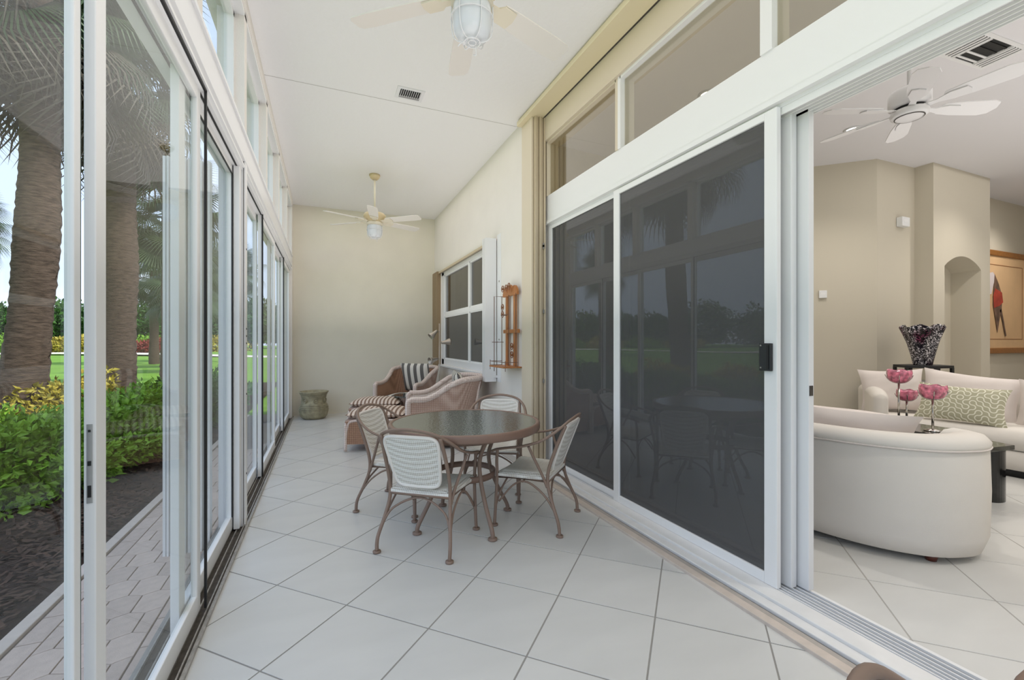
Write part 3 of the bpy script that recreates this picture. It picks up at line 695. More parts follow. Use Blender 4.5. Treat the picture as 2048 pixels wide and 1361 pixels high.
# ---- ceiling fans
fan_w = mat('ivory fan enamel', S(226, 218, 196), .4); fan_b = mat('ivory fan blade', S(228, 224, 214), .55)
fan_g = mat('tan motor housing', S(206, 188, 148), .4); opal = mat('frosted jar glass', S(222, 226, 228), .25, spec=.6)
def porch_fan(loc, rz, label, up=0):
    e = empty('ceiling_fan', loc, rz, label, 'ceiling fan', 'porch ceiling fans')
    MB().lathe([(0, 0), (.072, 0), (.075, -.015), (.06, -.05), (.035, -.07), (0, -.07)], seg=28).build('canopy', fan_g, e, True)
    MB().tube([(0, 0, -.05), (0, 0, -.53+up)], .0125, 12).build('down_rod', fan_w, e, True)
    MB().lathe([(0, -.52), (.05, -.52), (.13, -.545), (.15, -.57), (.15, -.60), (.12, -.625), (.105, -.65), (.10, -.67), (0, -.67)], seg=32).build('motor_housing', fan_g, e, True)
    for k in range(6):
        a = PI/3*k; M = Matrix.Rotation(a, 4, 'Z') @ Matrix.Rotation(math.radians(-12), 4, 'X')
        b = MB().prism([(.19, -.055), (.30, -.062), (.60, -.07), (.68, -.064), (.70, -.04), (.70, .04), (.68, .064), (.60, .07), (.30, .062), (.19, .055)], -.652, -.645, Matrix.Rotation(a, 4, 'Z') @ Matrix.Translation((0, 0, -.648)) @ Matrix.Rotation(math.radians(-12), 4, 'X') @ Matrix.Translation((0, 0, .648))).build('blade', fan_b, e)
        MM = Matrix.Rotation(a, 4, 'Z') @ Matrix.Translation((0, 0, -.648)) @ Matrix.Rotation(math.radians(-12), 4, 'X') @ Matrix.Translation((0, 0, .648))
        MB().prism([(.09, -.022), (.16, -.026), (.185, -.052), (.265, -.052), (.275, 0), (.265, .052), (.185, .052), (.16, .026), (.09, .022)], -.662, -.653, MM).build('blade_bracket', fan_w, b)
    MB().lathe([(0, -.665), (.10, -.665), (.108, -.68), (.108, -.71), (.098, -.715), (0, -.715)], seg=32).build('light_fitter', fan_w, e, True)
    MB().lathe([(.095, -.71), (.099, -.75), (.099, -.80), (.094, -.84), (.078, -.866), (.04, -.878), (0, -.88)], seg=32).build('jar_glass', opal, e, True)
    cg = MB()
    for k in range(6):
        a = PI/3*k+.3; c, s = math.cos(a), math.sin(a)
        cg.tube(cr([(.104*c, .104*s, -.70), (.106*c, .106*s, -.78), (.10*c, .10*s, -.85), (.075*c, .075*s, -.885), (.03*c, .03*s, -.893)], 4), .003, 6)
    cg.tube([(.107*math.cos(t), .107*math.sin(t), -.775) for t in np.linspace(0, 2*PI, 33)[:-1]], .003, 6, closed=True)
    for r in (.04, .02): cg.tube([(r*math.cos(t), r*math.sin(t), -.893) for t in np.linspace(0, 2*PI, 21)[:-1]], .0035, 6, closed=True)
    for s in (-1, 1): cg.tube(cr([(s*.03, .01, -.89), (s*.05, .03, -.905), (s*.056, .04, -.915), (s*.05, .05, -.91)], 3), .0028, 6)
    cg.build('wire_cage', white_m, e, True)
    if up:
        for c in COL.objects:
            if c.parent is e and c.name.split('.')[0] not in ('canopy', 'down_rod'): c.location.z += up
    return e
f1 = porch_fan((.69, 2.155, H), math.radians(20), 'near porch ceiling fan with a caged jar light, cut by the top edge', .085)
f3 = dup(f1, (.69, -2.1, H), math.radians(20), 'third porch ceiling fan, behind the camera')
f2 = porch_fan((.64, 6.45, H), math.radians(21.7), 'far porch ceiling fan hanging on its long rod before the end wall')
# ---- ceiling register on the porch
def register(name, loc, rz, w_, d_, label, dense):
    e = empty(name, loc, rz, label, 'vent')
    MB().box(-w_/2, w_/2, -d_/2, -d_/2+.03, -.008, 0).box(-w_/2, w_/2, d_/2-.03, d_/2, -.008, 0).box(-w_/2, -w_/2+.03, -d_/2+.03, d_/2-.03, -.008, 0).box(w_/2-.03, w_/2, -d_/2+.03, d_/2-.03, -.008, 0).build('frame', white_m, e)
    box('duct', -w_/2+.02, w_/2-.02, -d_/2+.02, d_/2-.02, -.003, -.001, dark_m, e)
    iw, id_ = w_-.06, d_-.06
    if dense == 0:
        for i in range(10):
            x = -iw/2+iw*(i+.5)/10
            MB().prism([(x-.002, -.02), (x+.002, -.02), (x+.008, -.003), (x+.004, -.003)], -id_/2, id_/2*.45, Matrix(((1, 0, 0, 0), (0, 0, 1, 0), (0, 1, 0, 0), (0, 0, 0, 1)))).build('louver', white_m, e)
        box('damper', -iw/2, iw/2, id_*.25, id_/2, -.012, -.006, mat('grey damper', S(150, 150, 150), .5), e)
    else:
        for i in range(4):
            y = -id_/2+id_*(i+.5)/4
            box('louver', -iw*.22, iw*.22, y-.004, y+.012, -.012, -.006, white_m if i > 1 else dark_m, e)
        for s in (-1, 1):
            for i in range(4):
                x = s*(iw*.27+i*iw*.065); box('louver', x-.006, x+.012, -id_/2, id_/2, -.014, -.006, white_m, e)
        box('divider', -iw*.24, -iw*.225, -id_/2, id_/2, -.014, -.004, white_m, e); box('divider', iw*.225, iw*.24, -id_/2, id_/2, -.014, -.004, white_m, e)
    return e
register('ceiling_vent', (.736, 4.21, H-.0005), math.radians(0), .25, .20, 'white louvred vent in the porch ceiling between the two fans', 0)

# ================================================================== LIVING ROOM
sofa_m = mat('off-white brushed upholstery', S(226, 220, 212), .9, noise=(6, .015), bump=.12, bscale=400, spec=.2)
cush_m = mat('pale blush linen', S(228, 218, 212), .9, bump=.15, bscale=350, noise=(4, .03), spec=.2)
foot_m = mat('mahogany foot', S(96, 48, 36), .4)
def shell_along(path, nrm, prof):
    """sweep a vertical section prof [(offset, z)] along path (offset measured along the outward normal)"""
    rows = []
    for p, n_ in zip(path, nrm): rows.append([(p[0]+n_[0]*o, p[1]+n_[1]*o, z) for o, z in prof])
    return rows
def offs(path):
    P = [Vector((p[0], p[1])) for p in path]; out = []
    for i in range(len(P)):
        t = (P[min(i+1, len(P)-1)]-P[max(i-1, 0)]).normalized(); out.append((t.y, -t.x))
    return out
# sofa near the sliders: back outline in plan, walked so that the outward normal points to the porch
bk = [(3.74, 4.66), (3.50, 4.66), (3.22, 4.50), (3.03, 4.1), (2.94, 3.6), (2.90, 3.0), (2.89, 2.4), (2.92, 1.95), (3.02, 1.60), (3.20, 1.37), (3.42, 1.28), (3.58, 1.29), (3.69, 1.35), (3.73, 1.46)]
pc = [(p[0]-.04, p[1]-.01) for p in cr([(a, b, 0) for a, b in bk], 6)]; nn = offs(pc)
nn = [(-a, -b) for a, b in nn] if (nn[30][0] > 0) else nn
e = empty('sofa', (0, 0, 0), 0, 'curved off-white sofa with its rounded back to the porch', 'sofa')
MB().grid(shell_along(pc, nn, [(-.20, .40), (-.20, .64), (-.185, .695), (-.15, .722), (-.08, .73), (-.02, .715), (.008, .68), (.006, .655), (-.004, .648), (0, .64), (.006, .4), (.0, .14), (-.03, .045), (-.08, .03), (-.25, .03)])).build('back_rest', sofa_m, e, True)
MB().tube([(p[0]+n_[0]*.006, p[1]+n_[1]*.006, .652) for p, n_ in zip(pc, nn)], .005, 6).build('welt', cush_m, e, True)
# end caps of the arms
for p, n_ in ((pc[0], nn[0]), (pc[-1], nn[-1])):
    pr = [(-.20, .03), (-.20, .64), (-.185, .695), (-.15, .722), (-.08, .73), (-.02, .715), (.006, .67), (.004, .4), (-.002, .14), (-.04, .035)]
    cap = MB(); cap.v = [Vector((p[0]+n_[0]*o, p[1]+n_[1]*o, z)) for o, z in pr]; cap.f = [tuple(range(len(pr)))]; cap.build('arm_front', sofa_m, e)
seat = [(p[0]-n_[0]*.19, p[1]-n_[1]*.19) for p, n_ in zip(pc, nn)][3:-3]
fr = [(3.80, 1.55), (3.95, 1.8), (3.86, 2.4), (3.84, 3.0), (3.88, 3.6), (3.95, 4.2), (3.8, 4.5)]
frp = [tuple(p)[:2] for p in cr([(a, b, 0) for a, b in fr], 6)]
poly = seat+frp
cxs = sum(p[0] for p in poly)/len(poly); cys = sum(p[1] for p in poly)/len(poly)
def puff(poly, prof):
    c = (cxs, cys); rows = []
    for o, z in prof: rows.append([(c[0]+(p[0]-c[0])*o, c[1]+(p[1]-c[1])*o, z) for p in poly])
    m = MB(); m.grid([list(x) for x in zip(*rows)], closed_u=True); return m
puff(poly, [(.90, .05), (.96, .07), (.985, .14), (.985, .24), (.96, .27)]).build('base', sofa_m, e, True)
puff(poly, [(.93, .26), (1.0, .28), (1.015, .34), (1.0, .41), (.95, .43), (.5, .445), (.0, .445)]).build('seat_cushion', sofa_m, e, True)
for x, y in ((3.24, 1.42), (3.10, 2.4), (3.1, 4.2), (3.75, 1.9), (3.75, 4.1)):
    MB().lathe([(0, 0), (.026, 0), (.034, .04), (0, .04)], (x, y, 0), 12).build('foot', foot_m, e, True)
def pillow(label, c, size, tilt, head, m=cush_m, roll=0, group='loose pillows in the living room', crease=.004):
    # tilt: lean from vertical; head: direction the face looks to (world degrees)
    o = cushion('throw_pillow', c, size, 0, 0, m, None, True, crease=crease)
    M = Matrix.Rotation(math.radians(head)+PI/2, 4, 'Z') @ Matrix.Rotation(PI/2-math.radians(tilt), 4, 'X') @ Matrix.Rotation(math.radians(roll), 4, 'Z')
    o.rotation_euler = M.to_euler(); tag(o, label, 'pillow', group); return o
pillow('long pale pillow lying behind the near sofa back, its right end at the pink glasses', (3.38, 2.0, .61), (.86, .46, .2), 28, 25, roll=3)
pillow('pale pillow tucked along the near sofa back beside the white slider frame', (3.24, 2.80, .66), (.8, .44, .2), 25, 5, roll=0)
pillow('pale pillow at the hidden far end of the near sofa, seen dimly through the screen', (3.27, 3.7, .64), (.62, .5, .18), 25, -10, roll=-5)
# second, farther sofa: arc round the coffee table
cx2, cy2 = 4.3, 1.9
def arcp(r, a0, a1, n=28): return [(cx2+r*math.cos(math.radians(a0+(a1-a0)*i/n)), cy2+r*math.sin(math.radians(a0+(a1-a0)*i/n))) for i in range(n+1)]
e = empty('sofa', (0, 0, 0), 0, 'farther curved off-white sofa facing the coffee table', 'sofa')
def arcgrid(prof, a0, a1, n=28):
    rows = []
    for i in range(n+1):
        a = math.radians(a0+(a1-a0)*i/n); rows.append([(cx2+r*math.cos(a), cy2+r*math.sin(a), z) for r, z in prof])
    return rows
MB().grid(arcgrid([(2.35, .4), (2.37, .72), (2.42, .80), (2.45, .81), (2.5, .78), (2.52, .7), (2.52, .08)], -50, 35)).build('back_rest', sofa_m, e, True)
MB().grid(arcgrid([(1.72, .06), (1.60, .07), (1.585, .14), (1.585, .23), (1.60, .245), (1.7, .25)], -52, 35)).build('base', sofa_m, e, True)
MB().grid(arcgrid([(1.66, .24), (1.59, .26), (1.57, .34), (1.60, .42), (1.7, .445), (2.0, .45), (2.4, .45)], -52, 34)).build('seat_cushion', sofa_m, e, True)
MB().grid(arcgrid([(1.7, .0), (1.63, .0), (1.63, .06)], -52, 35)).build('plinth', dark_m, e, True)
# rounded left arm
am = MB(); rows = []
for i in range(15):
    r = 1.66+ (2.50-1.66)*i/14; hgt = .74-.06*math.exp(-((r-1.66)/.12)**2); w0 = .085*(1-.35*math.exp(-((r-1.66)/.06)**2))
    ring = []
    for j in range(17):
        t = PI*j/16; ca = math.radians(37); off = w0*math.cos(t); z = .08 if j in (0, 16) else hgt-w0+w0*math.sin(t)
        px, py = cx2+r*math.cos(ca), cy2+r*math.sin(ca); ring.append((px-math.sin(ca)*off, py+math.cos(ca)*off, z))
    rows.append(ring)
am.grid(rows); am.f.append(tuple(range(17))); am.build('arm', sofa_m, e, True)
pillow('large blush pillow at the left arm of the far sofa, behind the pink glasses', (6.10, 3.04, .70), (.60, .50, .2), 14, 215, roll=3)
pillow('wide white pillow behind the green patterned cushion on the far sofa', (6.38, 2.48, .68), (.80, .52, .2), 20, 195, roll=-7)
# patterned lumbar cushion: winding cream cord on sage linen
pm = bpy.data.materials.new('sage cord pattern'); pm.use_nodes = True; nt = pm.node_tree; P = nt.nodes['Principled BSDF']; P.inputs['Roughness'].default_value = .9
tc = nt.nodes.new('ShaderNodeTexCoord'); sp = nt.nodes.new('ShaderNodeSeparateXYZ'); nt.links.new(tc.outputs['Object'], sp.inputs[0])
def M_(op, a, b=None, c=None):
    n = nt.nodes.new('ShaderNodeMath'); n.operation = op
    for i, q in enumerate((a, b, c)):
        if q is None: continue
        if isinstance(q, (int, float)): n.inputs[i].default_value = q
        else: nt.links.new(q, n.inputs[i])
    return n.outputs[0]
def cell(o):  # quarter-circle (truchet) arcs
    gx = M_('DIVIDE', sp.outputs[0], .047); gy = M_('DIVIDE', sp.outputs[1], .047)
    fx, fy = M_('FLOOR', gx), M_('FLOOR', gy); ux, uy = M_('SUBTRACT', gx, fx), M_('SUBTRACT', gy, fy)
    cb = nt.nodes.new('ShaderNodeCombineXYZ'); nt.links.new(fx, cb.inputs[0]); nt.links.new(fy, cb.inputs[1])
    wn = nt.nodes.new('ShaderNodeTexWhiteNoise'); nt.links.new(cb.outputs[0], wn.inputs[0])
    flip = M_('GREATER_THAN', wn.outputs[0], .5)
    ux2 = M_('ADD', M_('MULTIPLY', ux, M_('SUBTRACT', 1, M_('MULTIPLY', flip, 2))), flip)
    def arcd(x, y): return M_('ABSOLUTE', M_('SUBTRACT', M_('SQRT', M_('ADD', M_('MULTIPLY', x, x), M_('MULTIPLY', y, y))), .5))
    return M_('MINIMUM', arcd(ux2, uy), arcd(M_('SUBTRACT', 1, ux2), M_('SUBTRACT', 1, uy)))
dd = M_('LESS_THAN', cell(0), .09)
mxn = nt.nodes.new('ShaderNodeMixRGB'); mxn.inputs[1].default_value = S(180, 176, 150); mxn.inputs[2].default_value = S(232, 230, 212); nt.links.new(dd, mxn.inputs[0]); nt.links.new(mxn.outputs[0], P.inputs['Base Color'])
pillow('sage lumbar cushion with a winding cream cord pattern, on the far sofa', (5.98, 2.38, .63), (.68, .40, .16), 24, 195, pm, roll=-3, crease=.002)
pillow('blush pillow at the right edge of the view on the far sofa', (6.35, 1.86, .66), (.5, .5, .17), 16, 178, roll=2)
e = None
# coffee table
blk = mat('black lacquered marble', S(26, 26, 26), .08, noise=(7, .5), spec=.6); 
e = empty('coffee_table', (0, 0, 0), 0, 'black lacquered coffee table with a raised block and rounded end legs', 'coffee table')
pm2 = mat('black top with reflection mottle', S(60, 60, 54), .07, noise=(5, .6), spec=.6)  # lighter mottle puts the pattern reflected in the gloss into the colour
MB().prism([(4.42, 1.72), (4.98, 1.66), (5.10, 2.05), (5.0, 3.0), (4.3, 3.0), (4.30, 1.9)], .42, .455).build('top', pm2, e, bevel=.004)
MB().prism([(4.28, 1.86), (4.70, 1.80), (4.74, 2.55), (4.3, 2.6)], .455, .56).build('raised_block', blk, e, bevel=.003)
MB().prism([(4.925+.10*math.cos(t)*1.0, 1.76+.06*math.sin(t)) for t in np.linspace(0, 2*PI, 25)[:-1]], 0, .42).build('leg', blk, e)
MB().prism([(4.45, 1.80), (4.80, 1.76), (4.80, 1.84), (4.45, 1.88)], 0, .42).build('leg', blk, e)
MB().prism([(4.5, 2.8), (4.9, 2.8), (4.9, 2.9), (4.5, 2.9)], 0, .42).build('leg', blk, e)
# pink glass flower candle holders
pink = mat('pink swirled glass', S(232, 140, 164), .1, noise=(34, .6), trans=.3, spec=.8); chrome = mat('chrome stem', S(200, 196, 190), .15, 1)
pinkn = pink
def goblet(loc, h, s, label):
    e = empty('glass_candle_holder', loc, 0, label, 'candle holder', 'pink glass flower candle holders')
    R = .079*s
    pf = [(0, -.0), (.45, .03), (.75, .2), (.95, .55), (1.0, .95), (.93, 1.28), (.89, 1.29), (.92, .95), (.85, .57), (.6, .22), (0, .1)]
    m = MB(); seg = 36
    for j in range(seg):
        a = 2*PI*j/seg
        for r, z in pf: q = 1+.07*math.sin(5*a)*(z/1.13); m.v.append(Vector((R*r*q*math.cos(a), R*r*q*math.sin(a), h-R*1.1+R*z*(1+.05*math.sin(5*a+1)*(z > .8)))))
    k = len(pf)
    for j in range(seg):
        for i in range(k-1): a, b = j*k+i, ((j+1) % seg)*k+i; m.f.append((a, b, b+1, a+1))
    m.build('flower_bowl', pink, e, True)
    MB().tube([(0, 0, .01), (0, 0, h-R*1.12)], .008, 10).build('stem', chrome, e, True)
    MB().lathe([(0, 0), (.055, 0), (.055, .008), (.012, .018), (0, .018)], seg=20).build('base', chrome, e, True)
    pr = MB()
    for q in range(4):
        a = PI/2*q+.5; c, s_ = math.cos(a), math.sin(a)
        pr.tube(cr([(.0, 0, h-R*1.15), (.5*R*c, .5*R*s_, h-R*1.05), (.9*R*c, .9*R*s_, h-R*.68), (1.08*R*c, 1.08*R*s_, h-R*.3)], 4), .0035, 6)
    pr.build('prong', chrome, e, True)
goblet((4.40, 2.14, .56), .455, 1.05, 'tallest pink glass flower on its chrome stem')
goblet((4.43, 1.93, .56), .345, 1.08, 'pink glass flower on the right, its stem foot in sight')
goblet((4.64, 2.2, .56), .275, .92, 'lowest pink glass flower, between the other two')
# iron plant stand + vase
e = empty('pedestal', (6.62, 2.98, 0), math.radians(-20), 'tall black iron stand in the corner of the living room', 'stand')
bi = mat('black iron', S(34, 34, 34), .5)
hexp = [(.30*math.cos(PI/3*k+.3), .24*math.sin(PI/3*k+.3)) for k in range(6)]
MB().prism(hexp, .955, .985).build('top', bi, e, bevel=.003)
for k in range(6):
    x, y = hexp[k]; box('leg', x*.93-.014, x*.93+.014, y*.93-.014, y*.93+.014, 0, .96, bi, e)
MB().tube([(x*.93, y*.93, .3) for x, y in hexp], .009, 6, closed=True).build('stretcher', bi, e)
vm = bpy.data.materials.new('mottled art glass'); vm.use_nodes = True; nt = vm.node_tree; P = nt.nodes['Principled BSDF']; P.inputs['Roughness'].default_value = .12
tc = nt.nodes.new('ShaderNodeTexCoord'); n1 = nt.nodes.new('ShaderNodeTexVoronoi'); n1.inputs['Scale'].default_value = 38; n1.feature = 'F1'
n0 = nt.nodes.new('ShaderNodeTexNoise'); n0.inputs['Scale'].default_value = 9; n0.inputs['Detail'].default_value = 4
nt.links.new(tc.outputs['Object'], n0.inputs[0]); mv = nt.nodes.new('ShaderNodeMixRGB'); mv.inputs[0].default_value = .35; nt.links.new(tc.outputs['Object'], mv.inputs[1]); nt.links.new(n0.outputs['Color'], mv.inputs[2]); nt.links.new(mv.outputs[0], n1.inputs[0])
r1 = nt.nodes.new('ShaderNodeValToRGB'); E_ = r1.color_ramp.elements; E_[0].position = .22; E_[0].color = S(232, 226, 230); E_[1].position = .5; E_[1].color = S(26, 22, 34)
nt.links.new(n1.outputs['Distance'], r1.inputs[0])
n2 = nt.nodes.new('ShaderNodeTexNoise'); n2.inputs['Scale'].default_value = 5; nt.links.new(tc.outputs['Object'], n2.inputs[0])
r2 = nt.nodes.new('ShaderNodeValToRGB'); r2.color_ramp.elements[0].position = .52; r2.color_ramp.elements[1].position = .62; nt.links.new(n2.outputs[0], r2.inputs[0])
m2 = nt.nodes.new('ShaderNodeMixRGB'); m2.blend_type = 'MULTIPLY'; m2.inputs[2].default_value = S(150, 70, 110); nt.links.new(r2.outputs[0], m2.inputs[0]); nt.links.new(r1.outputs[0], m2.inputs[1]); nt.links.new(m2.outputs[0], P.inputs['Base Color'])
m = MB(); seg = 48
vp = [(0, 0), (.115, .0), (.12, .02), (.15, .14), (.19, .28), (.235, .42), (.265, .50), (.262, .505), (.225, .42), (.18, .28), (.13, .1), (0, .03)]
for j in range(seg):
    a = 2*PI*j/seg
    for r, z in vp:
        k_ = max(0, (z-.25)/.25); r = r*.76; m.v.append(Vector((r*(1+.09*k_*math.sin(7*a))*math.cos(a), r*(1+.09*k_*math.sin(7*a))*math.sin(a), z*.93+.018*k_*math.cos(7*a+1))))
k = len(vp)
for j in range(seg):
    for i in range(k-1): a, b = j*k+i, ((j+1) % seg)*k+i; m.f.append((a, b, b+1, a+1))
o = m.build('vase', vm, None, True); o.location = (6.62, 2.98, .985); tag(o, 'ruffled black, white and plum art glass vase on the iron stand', 'vase')
# wall devices
def wallbox(name, label, cat, M, w_, h_, d_):
    e = empty(name, (0, 0, 0), 0, label, cat); e.matrix_world = M
    MB().box(-w_/2, w_/2, -d_, 0, -h_/2, h_/2).build('housing', white_m, e, bevel=.006)
    MB().box(-w_*.3, w_*.3, -d_-.002, -d_, -h_*.1, h_*.25).build('front_plate', white2, e)
    return e
wallbox('wall_sensor', 'small white control box on the angled living room wall', 'thermostat', Matrix.Translation((6.07, 3.80, 1.89)) @ Matrix.Rotation(math.radians(-44), 4, 'Z'), .09, .10, .03)
wallbox('wall_chime', 'white chime box high on the wall above the vase', 'chime', Matrix.Translation((6.97, 3.378, 2.83)), .17, .12, .07)
# painting
e = empty('painting', (10.25, 3.6, 1.91), 0, 'gold framed figure painting on the far living room wall', 'painting')
gold = mat('gilded frame', S(164, 108, 52), .35, .3, noise=(30, .15))
W2, H2 = .98, .84
MB().box(-W2, W2, -.05, 0, H2-.09, H2).box(-W2, W2, -.05, 0, -H2, -H2+.09).box(-W2, -W2+.09, -.05, 0, -H2, H2).box(W2-.09, W2, -.05, 0, -H2, H2).build('frame', gold, e, bevel=.012)
box('mat_board', -W2+.08, W2-.08, -.028, -.01, -H2+.08, H2-.08, mat('tan mat board', S(222, 184, 140), .7, noise=(3, .05)), e)
MB().box(-.72, .72, -.031, -.028, .60, .61).box(-.72, .72, -.031, -.028, -.61, -.60).box(-.72, -.71, -.031, -.028, -.6, .6).box(.71, .72, -.031, -.028, -.6, .6).build('inner_line', mat('brown line', S(150, 96, 56), .6), e)
def flat(name, pts, y, m): return MB().prism(pts, y-.002, y, Mz).build(name, m, e)
flat('painted_shape', [(-.78, .1), (-.35, .12), (-.22, .42), (-.3, .48), (-.78, .40)], -.033, mat('painted white', S(226, 214, 214), .6))
flat('painted_shape', [(-.78, -.55), (-.45, -.5), (-.40, -.1), (-.5, .02), (-.78, .02)], -.033, mat('painted rose', S(190, 130, 140), .6, noise=(6, .5)))
flat('painted_figure', [(-.25, .45), (-.12, .3), (0, .1), (-.02, -.1), (-.08, -.25), (-.16, -.5), (-.22, -.3), (-.3, -.05), (-.28, .2)], -.036, mat('painted umber', S(110, 84, 70), .6, noise=(8, .5)))
flat('painted_figure', [(-.24, .22), (-.02, .16), (.02, .0), (-.1, -.06), (-.28, -.1), (-.3, .1)], -.039, mat('painted red', S(176, 66, 50), .6, noise=(8, .3)))
flat('painted_figure', [(-.03, -.1), (.05, -.3), (.14, -.55), (.1, -.56), (0, -.3), (-.08, -.14)], -.036, MATS['painted umber'])
# living room fan
e = empty('ceiling_fan', (3.66, 1.72, H), math.radians(34), 'white living room ceiling fan with six rounded blades', 'ceiling fan')
fw = mat('white fan enamel', S(232, 230, 230), .4)
MB().lathe([(0, 0), (.07, 0), (.07, -.03), (.03, -.06), (0, -.06)], seg=24).build('canopy', fw, e, True)
MB().tube([(0, 0, -.05), (0, 0, -.62)], .013, 12).build('down_rod', fw, e, True)
MB().lathe([(0, -.60), (.04, -.60), (.10, -.625), (.115, -.65), (.115, -.73), (.09, -.745), (0, -.745)], seg=32).build('motor_housing', fw, e, True)
MB().lathe([(.09, -.735), (.085, -.765), (0, -.765)], seg=32).build('motor_gap', dark_m, e, True)
MB().lathe([(0, -.765), (.10, -.765), (.105, -.78), (.10, -.80), (.075, -.808), (0, -.808)], seg=32).build('hub_cap', fw, e, True)
MB().lathe([(.076, -.812), (.079, -.8125), (.082, -.809)], seg=32).build('hub_ring', trackd, e, True)
for k in range(6):
    a = PI/3*k; MM = Matrix.Rotation(a, 4, 'Z') @ Matrix.Translation((0, 0, -.755)) @ Matrix.Rotation(math.radians(-13), 4, 'X')
    pts = [(.2, -.045), (.3, -.06), (.49, -.068), (.54, -.05), (.56, 0), (.54, .05), (.49, .068), (.3, .06), (.2, .045), (.17, 0)]
    b = MB().prism(pts, -.003, .004, MM).build('blade', fw, e)
    MB().prism([(.08, -.02), (.15, -.016), (.22, -.04), (.30, -.035), (.31, 0), (.30, .035), (.22, .04), (.15, .016), (.08, .02)], -.011, -.004, MM).build('blade_bracket', fw, b)
register('ceiling_vent', (4.85, 1.80, H-.0005), math.radians(-4), .62, .30, 'wide white air register in the living room ceiling above the fan', 1)
# recessed downlights
glow = mat('lit lamp face', S(255, 250, 240), .5, emis=((1, .96, .9, 1), 9))
dl = [(5.34, 3.02, 'lit recessed downlight in the living room ceiling beside the fan blades'), (3.32, 3.12, 'lit recessed downlight seen through the bronze transom'), (9.9, 2.9, 'recessed picture light above the painting, out of the opening'), (5.2, -.6, 'recessed downlight of the living room outside the view'), (8.0, .5, 'recessed downlight deep in the living room outside the view'), (3.2, .2, 'recessed downlight over the slider track outside the view'), (7.7, 2.3, 'recessed downlight above the far sofa, out of the opening')]
for x, y, lb in dl:
    e = empty('downlight', (x, y, H), 0, lb, 'light', 'recessed living room downlights')
    MB().lathe([(.062, -.001), (.085, -.001), (.088, -.006), (.062, -.01)], seg=28).build('trim_ring', white_m, e, True)
    MB().lathe([(0, -.004), (.062, -.004)], seg=28).build('lamp_face', glow, e)
    ld = bpy.data.lights.new('downlight', 'SPOT'); ld.energy = 60; ld.spot_size = math.radians(125); ld.spot_blend = .9; ld.shadow_soft_size = .06; ld.color = (1, .95, .88)
    lo = bpy.data.objects.new('downlight_lamp', ld); COL.objects.link(lo); lo.parent = e; lo.location = (0, 0, -.03)

# ================================================================== GARDEN
GZ = -.10
grass = mat('mown lawn', S(120, 158, 62), .9, noise=(.6, .12), bump=.5, bscale=40, spec=.1)
mulch = mat('dark bark mulch', S(58, 46, 40), .95, noise=(12, .5), bump=1, bscale=60, spec=.1)
pave_m = mat('pinkish concrete paver', S(196, 178, 166), .85, noise=(30, .08), rand=.07, bump=.3, bscale=200, spec=.2)
sand_m = mat('pale cart path', S(226, 214, 200), .9, noise=(2, .04))
# ground: lawn gently rising
rows = []
for i in range(41):
    row = []
    for j in range(61):
        x = -.66-150*(i/40)**2.2-2.2*(i/40); y = -30+ 190*(j/60)
        row.append((x, y, GZ-.03+ .25*math.sin(x*.11+1)*math.cos(y*.07)*min(1, -x/25) if x < -3 else GZ-.03))
    rows.append(row)
lawn = struct(MB().grid(rows).build('ground', grass, None, True), 'green lawn beyond the planting bed')
rows = []
for i in range(14):
    y0 = -4+i*1.6; wob = .35*math.sin(i*1.3)
    rows.append([(-1.37, y0, GZ-.01), (-3.2, y0, GZ+.03), (-5.0-wob, y0, GZ+.02), (-6.1-wob, y0, GZ-.04)])
struct(MB().grid(rows).build('planting_bed', mulch, None, True), 'dark mulched planting bed outside the glass')
# paver path, edging included
pth = struct(box('path', -1.30, -.66, -1, 9.5, -.25, GZ-.012, mat('path joint sand', S(120, 108, 98), .95)), 'narrow path of interlocking pavers along the glass')
def shared(name, pts, m, parent, locs, h=.012, z=GZ-.012):
    f = None
    for x, y in locs:
        if f is None: f = MB().prism(pts, 0, h).build(name, m, parent, bevel=.002)
        else:
            g = f.copy(); COL.objects.link(g); g.parent = parent; f2 = g; f2.location = (x, y, z); continue
        f.location = (x, y, z)
gp = .003; Lp = .112
shared('paver', [(gp, gp), (.10-gp, gp), (.10-gp, Lp*2-gp), (gp, Lp*2-gp)], pave_m, pth, [(-1.285, .9+i*Lp*2) for i in range(26)])
shared('paver', [(gp, gp), (.10-gp, gp), (.10-gp, Lp*2-gp), (gp, Lp*2-gp)], pave_m, pth, [(-.765, .9+i*Lp*2) for i in range(26)])
hw, hl, tp = .0697, Lp, .03
hx = [(-hw+gp, -hl+tp), (0, -hl+gp), (hw-gp, -hl+tp), (hw-gp, hl-tp), (0, hl-gp), (-hw+gp, hl-tp)]
hexf, hexh = [], []
for r in range(29):
    y = .95+r*(2*Lp-tp)
    if r % 2 == 0: hexf += [(-1.185+hw+c*2*hw, y) for c in range(3)]
    else:
        hexf += [(-1.185+2*hw+c*2*hw, y) for c in range(2)]; hexh += [(-1.185, y, 1), (-.767, y, -1)]
shared('paver', hx, pave_m, pth, hexf)
for sg_ in (1, -1):
    half = [(0+sg_*gp, -hl+gp), (sg_*(hw-gp), -hl+tp), (sg_*(hw-gp), hl-tp), (sg_*gp, hl-gp)]
    shared('paver', half if sg_ > 0 else half[::-1], pave_m, pth, [(x, y) for x, y, q in hexh if q == sg_])
struct(MB().box(-1.365, -1.300, -1, 9.5, -.2, GZ+.006).build('curb', mat('concrete edging', S(202, 188, 176), .85, noise=(20, .06)), bevel=.004), 'concrete edging between the pavers and the mulch')
